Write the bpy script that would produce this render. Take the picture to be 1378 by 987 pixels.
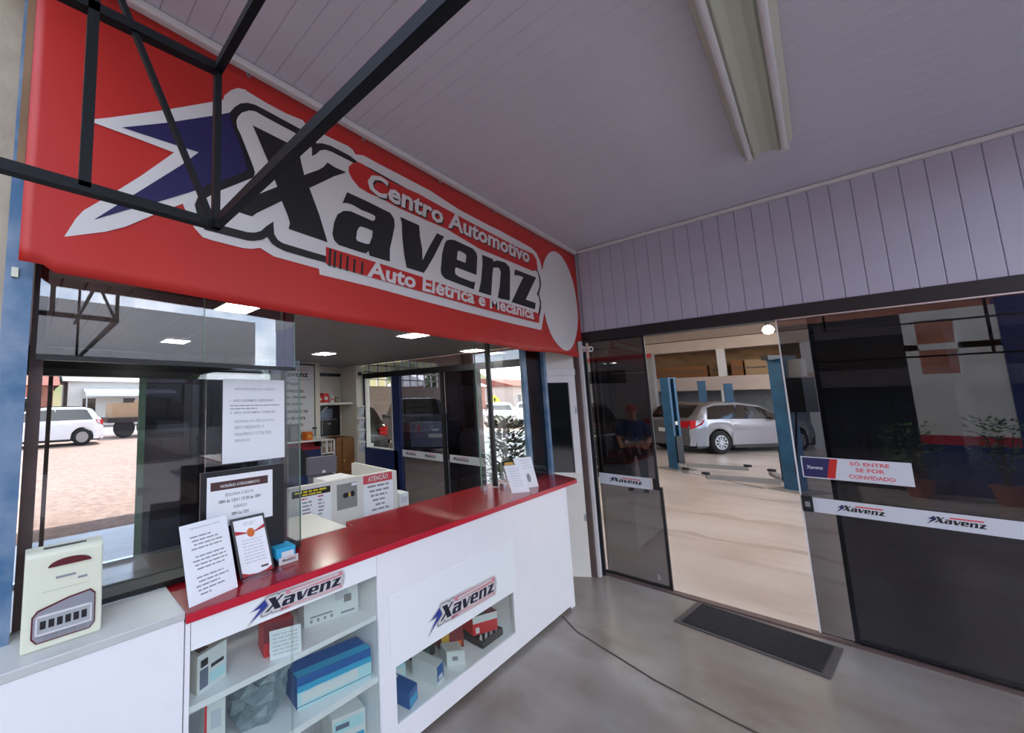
import bpy, bmesh, math, random
from mathutils import Vector, Matrix
from mathutils.geometry import tessellate_polygon
random.seed(7)
for o in list(bpy.data.objects):
    bpy.data.objects.remove(o, do_unlink=True)
SC = bpy.context.scene
COL = SC.collection
PI = math.pi

# ------------------------------------------------------------------ camera
CAM = bpy.data.cameras.new('camera')
CAM.sensor_fit = 'HORIZONTAL'
CAM.sensor_width = 36.0
CAM.lens = 514.2526 / 1378.0 * 36.0
CAM.shift_x = (689.0 - 434.595) / 1378.0
CAM.shift_y = -(493.5 - 486.257) / 1378.0
CAM.clip_start = 0.05
CAM.clip_end = 600
cam = bpy.data.objects.new('camera', CAM)
COL.objects.link(cam)
RR = (0.79327973, -0.60866066, -0.01547514)
RD = (0.05204451, 0.09311051, -0.99429463)
RF = (0.60662892, 0.78794837, 0.10554013)
cam.matrix_world = Matrix(((RR[0], -RD[0], -RF[0], 0.0),
                           (RR[1], -RD[1], -RF[1], 0.0),
                           (RR[2], -RD[2], -RF[2], 1.65),
                           (0, 0, 0, 1)))
SC.camera = cam

# ------------------------------------------------------------------ world, sun, exposure
SUN_EL, SUN_AZ = math.radians(58), math.radians(35)       # azimuth measured from +Y towards +X
W = bpy.data.worlds.new('sky')
SC.world = W
W.use_nodes = True
nt = W.node_tree
nt.nodes.clear()
sky = nt.nodes.new('ShaderNodeTexSky')
sky.sky_type = 'NISHITA'
sky.sun_disc = False
sky.sun_elevation = SUN_EL
sky.sun_rotation = SUN_AZ
sky.dust_density = 1.5
tc = nt.nodes.new('ShaderNodeTexCoord')
nz = nt.nodes.new('ShaderNodeTexNoise')
nz.inputs['Scale'].default_value = 2.6
nz.inputs['Detail'].default_value = 6
nz.inputs['Roughness'].default_value = 0.6
rp = nt.nodes.new('ShaderNodeValToRGB')
rp.color_ramp.elements[0].position = 0.46
rp.color_ramp.elements[1].position = 0.64
mx = nt.nodes.new('ShaderNodeMix')
mx.data_type = 'RGBA'
mx.inputs[7].default_value = (7.5, 7.7, 8.2, 1)
bg = nt.nodes.new('ShaderNodeBackground')
bg.inputs['Strength'].default_value = 0.23
wo = nt.nodes.new('ShaderNodeOutputWorld')
nt.links.new(tc.outputs['Generated'], nz.inputs['Vector'])
nt.links.new(nz.outputs['Fac'], rp.inputs['Fac'])
nt.links.new(rp.outputs['Color'], mx.inputs[0])
nt.links.new(sky.outputs['Color'], mx.inputs[6])
nt.links.new(mx.outputs[2], bg.inputs['Color'])
nt.links.new(bg.outputs['Background'], wo.inputs['Surface'])

sl = bpy.data.lights.new('sun', 'SUN')
sl.energy = 3.4
sl.angle = math.radians(0.6)
sl.color = (1.0, 0.95, 0.88)
sun = bpy.data.objects.new('sun', sl)
COL.objects.link(sun)
sv = Vector((math.cos(SUN_EL) * math.sin(SUN_AZ), math.cos(SUN_EL) * math.cos(SUN_AZ), math.sin(SUN_EL)))
sun.rotation_euler = sv.to_track_quat('Z', 'Y').to_euler()
sun.location = sv * 30

vs = SC.view_settings
vs.view_transform = 'Standard'
vs.look = 'None'
vs.gamma = 1.0
vs.use_curve_mapping = False
vs.exposure = 1.8

# ------------------------------------------------------------------ materials
def lin(h):
    h = h.lstrip('#')
    r = []
    for i in (0, 2, 4):
        c = int(h[i:i + 2], 16) / 255.0
        r.append(c / 12.92 if c <= 0.04045 else ((c + 0.055) / 1.055) ** 2.4)
    return (r[0], r[1], r[2], 1.0)

def mat(name, col, rough=0.5, metal=0.0, vary=0.0, vscale=6.0, bump=0.0, bscale=60.0, spec=0.5, coat=0.0, second=None, stretch=None):
    m = bpy.data.materials.new(name)
    m.use_nodes = True
    n = m.node_tree
    b = n.nodes['Principled BSDF']
    c = lin(col)
    b.inputs['Base Color'].default_value = c
    b.inputs['Roughness'].default_value = rough
    b.inputs['Metallic'].default_value = metal
    b.inputs['Specular IOR Level'].default_value = spec
    b.inputs['Coat Weight'].default_value = coat
    if vary or bump or second:
        t = n.nodes.new('ShaderNodeTexCoord')
        src = t.outputs['Object']
        if stretch:
            mp = n.nodes.new('ShaderNodeMapping')
            mp.inputs['Scale'].default_value = stretch
            n.links.new(src, mp.inputs['Vector'])
            src = mp.outputs['Vector']
    if vary or second:
        z = n.nodes.new('ShaderNodeTexNoise')
        z.inputs['Scale'].default_value = vscale
        z.inputs['Detail'].default_value = 5
        n.links.new(src, z.inputs['Vector'])
        r = n.nodes.new('ShaderNodeValToRGB')
        r.color_ramp.elements[0].position = 0.35
        r.color_ramp.elements[1].position = 0.68
        if second:
            a, d = c, lin(second)
        else:
            a = tuple(max(0, x * (1 - vary)) for x in c[:3]) + (1,)
            d = tuple(min(1, x * (1 + vary)) for x in c[:3]) + (1,)
        r.color_ramp.elements[0].color = a
        r.color_ramp.elements[1].color = d
        n.links.new(z.outputs['Fac'], r.inputs['Fac'])
        n.links.new(r.outputs['Color'], b.inputs['Base Color'])
    if bump:
        z2 = n.nodes.new('ShaderNodeTexNoise')
        z2.inputs['Scale'].default_value = bscale
        z2.inputs['Detail'].default_value = 3
        n.links.new(src, z2.inputs['Vector'])
        bp = n.nodes.new('ShaderNodeBump')
        bp.inputs['Strength'].default_value = bump
        bp.inputs['Distance'].default_value = 0.01
        n.links.new(z2.outputs['Fac'], bp.inputs['Height'])
        n.links.new(bp.outputs['Normal'], b.inputs['Normal'])
    return m

def glass(name, tint, refl_scale=1.0, refl_add=0.0, rough=0.0):
    """thin pane: tinted see-through plus mirror reflection that follows Fresnel"""
    m = bpy.data.materials.new(name)
    m.use_nodes = True
    n = m.node_tree
    n.nodes.clear()
    o = n.nodes.new('ShaderNodeOutputMaterial')
    tr = n.nodes.new('ShaderNodeBsdfTransparent')
    tr.inputs['Color'].default_value = tint + (1,)
    gl = n.nodes.new('ShaderNodeBsdfGlossy')
    gl.inputs['Roughness'].default_value = rough
    gl.inputs['Color'].default_value = (0.95, 0.97, 1.0, 1)
    lw = n.nodes.new('ShaderNodeLayerWeight')
    lw.inputs['Blend'].default_value = 0.5
    pw_ = n.nodes.new('ShaderNodeMath')
    pw_.operation = 'POWER'
    pw_.inputs[1].default_value = 5.0
    ma = n.nodes.new('ShaderNodeMath')
    ma.operation = 'MULTIPLY_ADD'
    ma.inputs[1].default_value = 0.9 * refl_scale
    ma.inputs[2].default_value = 0.04 * refl_scale + refl_add
    ma.use_clamp = True
    mix = n.nodes.new('ShaderNodeMixShader')
    n.links.new(lw.outputs['Facing'], pw_.inputs[0])
    n.links.new(pw_.outputs[0], ma.inputs[0])
    n.links.new(ma.outputs[0], mix.inputs['Fac'])
    n.links.new(tr.outputs[0], mix.inputs[1])
    n.links.new(gl.outputs[0], mix.inputs[2])
    n.links.new(mix.outputs[0], o.inputs['Surface'])
    return m

def emit(name, col, strength):
    m = bpy.data.materials.new(name)
    m.use_nodes = True
    n = m.node_tree
    n.nodes.clear()
    o = n.nodes.new('ShaderNodeOutputMaterial')
    e = n.nodes.new('ShaderNodeEmission')
    e.inputs['Color'].default_value = lin(col)
    e.inputs['Strength'].default_value = strength
    n.links.new(e.outputs[0], o.inputs['Surface'])
    return m

M = {}
def dm(key, *a, **k):
    M[key] = mat(key, *a, **k)
dm('concrete', '#918d89', 0.24, second='#7c7067', vscale=1.6, bump=0.06, bscale=25, spec=0.5)
dm('joint', '#3f3a36', 0.9)
dm('shop_floor', '#d8cec7', 0.28, second='#c2b3a8', vscale=1.1, bump=0.05, bscale=20)
dm('gravel', '#9c8376', 0.95, second='#7f695d', vscale=9, bump=0.5, bscale=30)
dm('forecourt', '#67656a', 0.9, vary=0.15, vscale=3)
dm('asphalt', '#8f8c8a', 0.95, vary=0.15, vscale=3)
dm('pvc', '#b6b4c5', 0.42, vary=0.03, vscale=3)
dm('pvc_gap', '#b4b2c0', 0.7)
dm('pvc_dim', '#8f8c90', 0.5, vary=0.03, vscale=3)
dm('trim_white', '#d8d5d6', 0.45, vary=0.03)
dm('plaster', '#c9bba6', 0.9, second='#b0a08c', vscale=5, bump=0.3, bscale=40)
dm('white_wall', '#d6d2cb', 0.7, vary=0.04, vscale=4)
dm('beige_wall', '#c3b2a8', 0.8, vary=0.05, vscale=3)
dm('blue_wall', '#16275c', 0.45, vary=0.08, vscale=5)
dm('red_stripe', '#b01f2c', 0.5, vary=0.05)
dm('blue_steel', '#446d92', 0.45, second='#8a9bb2', vscale=7, bump=0.1)
dm('navy_steel', '#12151d', 0.4, vary=0.1)
dm('black_metal', '#17181c', 0.4, vary=0.1)
dm('truss', '#07090f', 0.5, vary=0.15, bump=0.1, bscale=80, spec=0.25)
dm('brown_frame', '#5d4a47', 0.6, vary=0.15, vscale=12)
dm('banner_red', '#bd231a', 0.48, vary=0.04, vscale=2.5, bump=0.12, bscale=9)
dm('print_white', '#d6d3d2', 0.45)
dm('print_black', '#131214', 0.45)
dm('print_blue', '#221b52', 0.45)
dm('print_red', '#bd211b', 0.45)
dm('print_navy', '#241f55', 0.45)
dm('print_brown', '#4d2f2e', 0.5)
dm('print_grey', '#8e8e96', 0.5)
dm('print_pale', '#c9ccd6', 0.5)
dm('print_yellow', '#e4cf35', 0.5)
dm('print_pink', '#d24b55', 0.5)
dm('paper', '#eef0f5', 0.6, vary=0.01)
dm('desk_white', '#dddcd6', 0.4)
dm('shade_ground', '#2c2b2e', 0.9, vary=0.15, vscale=3)
dm('laminate', '#f5f4f7', 0.35, vary=0.01, bump=0.02)
dm('laminate_top', '#c9cac8', 0.3, vary=0.03)
dm('film', '#f6f9fb', 0.3)
dm('red_top', '#94141f', 0.2, vary=0.05, vscale=3, bump=0.03, bscale=12, coat=0.3)
dm('red_edge', '#c41a33', 0.28)
dm('cream', '#e0e2cc', 0.35)
dm('cream_dark', '#c3c6b2', 0.4)
dm('dark_plastic', '#1e1c22', 0.3)
dm('maroon', '#5c1520', 0.35)
dm('lcd', '#a9acae', 0.2)
dm('steel', '#b7bcc2', 0.3, 0.9)
dm('rubber', '#26262a', 0.9, vary=0.2, vscale=40, bump=0.3, bscale=150)
dm('rubber_edge', '#4f4a4a', 0.9)
dm('tyre', '#141416', 0.85)
dm('silver_paint', '#8d8c92', 0.25, 0.55, coat=0.6)
dm('white_paint', '#e3e4e8', 0.25, coat=0.6)
dm('slate_paint', '#6f7890', 0.3, 0.4, coat=0.6)
dm('dark_paint', '#1c1e24', 0.25, 0.2, coat=0.6)
dm('car_glass', '#0c0e12', 0.06, spec=0.8)
dm('tail_red', '#c01018', 0.2)
dm('lift_blue', '#2d5f86', 0.4, second='#24506f', vscale=6)
dm('grey_panel', '#8b8a8c', 0.6, vary=0.06)
dm('corrugated', '#7f858b', 0.5, vary=0.1, vscale=8)
dm('wood', '#8a5a2c', 0.6, second='#6d4320', vscale=4, stretch=(1, 8, 8))
dm('wood_pale', '#93714f', 0.6, second='#7d5d3c', vscale=4)
dm('cardboard', '#a08466', 0.8, vary=0.06)
dm('skin', '#b07a62', 0.6)
dm('navy_cloth', '#1f2d63', 0.85, vary=0.1, vscale=20)
dm('dark_cloth', '#1b1c24', 0.85)
dm('cap_red', '#8a2a2c', 0.8)
dm('leaf', '#2f4a24', 0.5, second='#4b6a34', vscale=8)
dm('leaf_tree', '#3c5228', 0.7, second='#566b38', vscale=3)
dm('bark', '#4c3b2c', 0.9)
dm('terracotta', '#8a4a34', 0.8)
dm('brick', '#a56a55', 0.85, second='#8a5546', vscale=3)
dm('roof_tile', '#8d4b3b', 0.85, second='#73402f', vscale=4)
dm('hill', '#5d6a3d', 0.95, second='#7d6f4a', vscale=0.06)
dm('box_white', '#dfe3e4', 0.5)
dm('box_cream', '#cfc8bd', 0.6)
dm('box_blue', '#1d5fa8', 0.4)
dm('box_cyan', '#35a9d6', 0.4)
dm('box_paleblue', '#b9e2ea', 0.4)
dm('box_red', '#d8252c', 0.45)
dm('box_darkred', '#7c1e26', 0.5)
dm('box_green', '#1f5a45', 0.5)
dm('box_yellow', '#d9a73a', 0.5)
dm('bag_grey', '#7b8a92', 0.35, vary=0.25, vscale=25)
dm('chair_grey', '#6e6c78', 0.7, vary=0.08, vscale=30)
dm('orange', '#d2691e', 0.5)
M['pane'] = glass('pane', (0.93, 0.96, 0.94), 1.0, 0.0)
M['pane_refl'] = glass('pane_refl', (0.80, 0.82, 0.83), 1.6, 0.0)
M['pane_transom'] = glass('pane_transom', (0.58, 0.60, 0.63), 2.8, 0.01)
M['pane_film'] = glass('pane_film', (0.45, 0.46, 0.49), 1.0, 0.0)
M['pane_dark'] = glass('pane_dark', (0.36, 0.36, 0.39), 1.0, 0.0)
M['pane_black'] = glass('pane_black', (0.14, 0.14, 0.16), 1.0, 0.0)
M['pane_edge'] = mat('pane_edge', '#6f8f7f', 0.2)
M['acrylic'] = glass('acrylic', (0.90, 0.92, 0.95), 1.0, 0.0)
M['led'] = emit('led', '#fffef2', 14.0)
M['tube_lit'] = emit('tube_lit', '#fff8e8', 26.0)
M['lamp_warm'] = emit('lamp_warm', '#fff0d0', 14.0)

def add_dirt(m, col, scale, lo, hi, stretch=(1, 1, 1)):
    n = m.node_tree
    b = n.nodes['Principled BSDF']
    old = b.inputs['Base Color'].links[0].from_socket
    t = n.nodes.new('ShaderNodeTexCoord')
    mp = n.nodes.new('ShaderNodeMapping'); mp.inputs['Scale'].default_value = stretch
    z = n.nodes.new('ShaderNodeTexNoise'); z.inputs['Scale'].default_value = scale; z.inputs['Detail'].default_value = 7; z.inputs['Roughness'].default_value = .62
    r = n.nodes.new('ShaderNodeValToRGB')
    r.color_ramp.elements[0].position = lo; r.color_ramp.elements[0].color = (0, 0, 0, 1)
    r.color_ramp.elements[1].position = hi; r.color_ramp.elements[1].color = (.8, .8, .8, 1)
    x = n.nodes.new('ShaderNodeMix'); x.data_type = 'RGBA'
    x.inputs[7].default_value = lin(col)
    n.links.new(t.outputs['Object'], mp.inputs['Vector']); n.links.new(mp.outputs['Vector'], z.inputs['Vector'])
    n.links.new(z.outputs['Fac'], r.inputs['Fac']); n.links.new(r.outputs['Color'], x.inputs[0])
    n.links.new(old, x.inputs[6]); n.links.new(x.outputs[2], b.inputs['Base Color'])
add_dirt(M['concrete'], '#6a5b50', 1.1, .52, .72)
add_dirt(M['shop_floor'], '#a08f84', .9, .55, .68, (2.2, .5, 1))
dm('print_rose', '#d88a93', 0.5)
dm('print_royal', '#2c3f92', 0.45)
dm('print_ink', '#1a1830', 0.45)
dm('floor_stain', '#bbaca2', 0.4, vary=.1, vscale=3)
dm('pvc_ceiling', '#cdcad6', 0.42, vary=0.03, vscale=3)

# ------------------------------------------------------------------ mesh helpers
class Fr:
    """a flat sheet's own frame: origin, right, up; normal = right x up reversed towards the viewer side"""
    def __init__(s, o, ux, uz, n=None):
        s.o = Vector(o); s.ux = Vector(ux).normalized(); s.uz = Vector(uz).normalized()
        s.n = Vector(n).normalized() if n else s.ux.cross(s.uz).normalized()
    def p(s, x, z, l=0.0):
        return s.o + s.ux * x + s.uz * z + s.n * l

def text_shape(body, bold=0.0, shear=0.0, _c={}):
    key = (body, bold, shear)
    if key in _c:
        return _c[key]
    cu = bpy.data.curves.new('t', 'FONT')
    cu.body = body
    cu.size = 1.0
    cu.offset = bold
    cu.shear = shear
    cu.resolution_u = 2
    ob = bpy.data.objects.new('t', cu)
    COL.objects.link(ob)
    bpy.context.view_layer.update()
    dg = bpy.context.evaluated_depsgraph_get()
    me = bpy.data.meshes.new_from_object(ob.evaluated_get(dg))
    vs_ = [(v.co.x, v.co.y) for v in me.vertices]
    fs_ = [tuple(p.vertices) for p in me.polygons]
    bpy.data.objects.remove(ob, do_unlink=True)
    bpy.data.curves.remove(cu)
    bpy.data.meshes.remove(me)
    if vs_:
        x0 = min(v[0] for v in vs_); y0 = min(v[1] for v in vs_)
        w = max(v[0] for v in vs_) - x0; h = max(v[1] for v in vs_) - y0
        vs_ = [((v[0] - x0) / w, (v[1] - y0) / h) for v in vs_]
        asp = w / h
    else:
        asp = 1
    _c[key] = (vs_, fs_, asp)
    return _c[key]

class MB:
    def __init__(s):
        s.v = []; s.f = []; s.mi = []; s.mats = []; s.cur = 0
    def m(s, material):
        if material not in s.mats:
            s.mats.append(material)
        s.cur = s.mats.index(material)
        return s
    def add(s, vs_, fs_):
        k = len(s.v)
        s.v += [tuple(v) for v in vs_]
        s.f += [tuple(i + k for i in f) for f in fs_]
        s.mi += [s.cur] * len(fs_)
        return s
    def box(s, x0, x1, y0, y1, z0, z1):
        vs_ = [(x, y, z) for z in (z0, z1) for y in (y0, y1) for x in (x0, x1)]
        return s.add(vs_, [(0, 2, 3, 1), (4, 5, 7, 6), (0, 1, 5, 4), (2, 6, 7, 3), (0, 4, 6, 2), (1, 3, 7, 5)])
    def cbox(s, c, sz, rot=0.0):
        hx, hy, hz = sz[0] / 2, sz[1] / 2, sz[2] / 2
        R = Matrix.Rotation(rot, 3, 'Z')
        vs_ = [Vector(c) + R @ Vector((x, y, z)) for z in (-hz, hz) for y in (-hy, hy) for x in (-hx, hx)]
        return s.add(vs_, [(0, 2, 3, 1), (4, 5, 7, 6), (0, 1, 5, 4), (2, 6, 7, 3), (0, 4, 6, 2), (1, 3, 7, 5)])
    def bar(s, a, b, w, h=None, up=(0, 0, 1)):
        h = h or w
        a, b = Vector(a), Vector(b)
        d = (b - a).normalized()
        u = Vector(up)
        if abs(d.dot(u)) > 0.97:
            u = Vector((1, 0, 0))
        r = d.cross(u).normalized(); q = r.cross(d).normalized()
        vs_ = [p + r * (i * w / 2) + q * (j * h / 2) for p in (a, b) for i, j in ((-1, -1), (1, -1), (1, 1), (-1, 1))]
        return s.add(vs_, [(0, 1, 2, 3), (7, 6, 5, 4), (0, 4, 5, 1), (1, 5, 6, 2), (2, 6, 7, 3), (3, 7, 4, 0)])
    def tube(s, a, b, r0, r1=None, n=12, cap=True):
        r1 = r0 if r1 is None else r1
        a, b = Vector(a), Vector(b)
        d = (b - a).normalized()
        u = Vector((0, 0, 1)) if abs(d.z) < 0.95 else Vector((1, 0, 0))
        x = d.cross(u).normalized(); y = x.cross(d)
        vs_ = []
        for p, r in ((a, r0), (b, r1)):
            for i in range(n):
                t = 2 * PI * i / n
                vs_.append(p + x * (r * math.cos(t)) + y * (r * math.sin(t)))
        fs_ = [(i, (i + 1) % n, n + (i + 1) % n, n + i) for i in range(n)]
        if cap:
            fs_ += [tuple(range(n - 1, -1, -1)), tuple(range(n, 2 * n))]
        return s.add(vs_, fs_)
    def lathe(s, prof, c=(0, 0, 0), axis='Z', n=20):
        vs_ = []
        for r, h in prof:
            for i in range(n):
                t = 2 * PI * i / n
                a, b = r * math.cos(t), r * math.sin(t)
                p = (a, b, h) if axis == 'Z' else ((a, h, b) if axis == 'Y' else (h, a, b))
                vs_.append(Vector(c) + Vector(p))
        fs_ = []
        for k in range(len(prof) - 1):
            for i in range(n):
                fs_.append((k * n + i, k * n + (i + 1) % n, (k + 1) * n + (i + 1) % n, (k + 1) * n + i))
        return s.add(vs_, fs_)
    def flat(s, fr, pts, lift=0.0, holes=()):
        loops = [[Vector((x, z, 0)) for x, z in pts]] + [[Vector((x, z, 0)) for x, z in h] for h in holes]
        tr = tessellate_polygon(loops)
        al = [q for l in loops for q in l]
        return s.add([fr.p(q.x, q.y, lift) for q in al], [tuple(t) for t in tr])
    def rect(s, fr, x0, x1, z0, z1, lift=0.0):
        return s.add([fr.p(x0, z0, lift), fr.p(x1, z0, lift), fr.p(x1, z1, lift), fr.p(x0, z1, lift)], [(0, 1, 2, 3)])
    def slab(s, fr, pts, l0, l1):
        """extruded outline: thickness from lift l0 to l1"""
        n = len(pts)
        tr = tessellate_polygon([[Vector((x, z, 0)) for x, z in pts]])
        vs_ = [fr.p(x, z, l0) for x, z in pts] + [fr.p(x, z, l1) for x, z in pts]
        fs_ = [tuple(reversed(t)) for t in tr] + [tuple(i + n for i in t) for t in tr]
        fs_ += [(i, (i + 1) % n, n + (i + 1) % n, n + i) for i in range(n)]
        return s.add(vs_, fs_)
    def text(s, fr, body, x, z, h, w=None, lift=0.0, bold=0.0, shear=0.0, align='L'):
        vs_, fs_, asp = text_shape(body, bold, shear)
        w = w or asp * h
        if align == 'C':
            x -= w / 2
        return s.add([fr.p(x + a * w, z + b * h, lift) for a, b in vs_], fs_)
    def words(s, fr, x0, x1, z, h, lift=0.0, seed=0):
        """a line of print too small to read: word-long dashes"""
        rn = random.Random(seed * 31 + int(z * 1e4))
        x = x0
        while x < x1 - h:
            L = min(rn.uniform(2.5, 7) * h, x1 - x)
            s.rect(fr, x, x + L, z, z + h, lift)
            x += L + h * 0.9
        return s
    def build(s, name, material=None, parent=None, smooth=False, bevel=0.0, kind=None, seg=2):
        me = bpy.data.meshes.new(name)
        me.from_pydata(s.v, [], s.f)
        mats = s.mats if s.mats else []
        if material is not None:
            mats = [material]
        for mm in mats:
            me.materials.append(M[mm] if isinstance(mm, str) else mm)
        if len(mats) > 1:
            me.polygons.foreach_set('material_index', s.mi)
        bm = bmesh.new(); bm.from_mesh(me)
        bmesh.ops.recalc_face_normals(bm, faces=bm.faces)
        bm.to_mesh(me); bm.free()
        if smooth:
            for p in me.polygons:
                p.use_smooth = True
        ob = bpy.data.objects.new(name, me)
        COL.objects.link(ob)
        if parent is not None:
            ob.parent = parent
            ob.matrix_parent_inverse = Matrix.Translation(-parent.location) if parent.rotation_euler.z == 0 else parent.matrix_basis.inverted()
        if bevel:
            bv = ob.modifiers.new('bevel', 'BEVEL')
            bv.width = bevel; bv.segments = seg; bv.limit_method = 'ANGLE'
        if kind:
            ob['kind'] = kind
        return ob

def empty(name, loc=(0, 0, 0), label=None, cat=None, group=None, kind=None, rz=0.0):
    o = bpy.data.objects.new(name, None)
    o.empty_display_size = 0.1
    COL.objects.link(o)
    o.location = loc
    o.rotation_euler = (0, 0, rz)
    return tag(o, label, cat, group, kind)

def tag(o, label=None, cat=None, group=None, kind=None):
    if label: o['label'] = label
    if cat: o['category'] = cat
    if group: o['group'] = group
    if kind: o['kind'] = kind
    return o

def part(name, material, parent, fn, **k):
    b = MB(); fn(b)
    return b.build(name, material, parent, **k)

def child_copy(src, parent, loc):
    c = src.copy()
    COL.objects.link(c)
    c.parent = parent
    c.location = loc
    return c

def copy_tree(o, parent=None):
    c = o.copy()
    COL.objects.link(c)
    if parent is not None:
        c.parent = parent
    for ch in o.children:
        copy_tree(ch, c)
    return c

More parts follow.
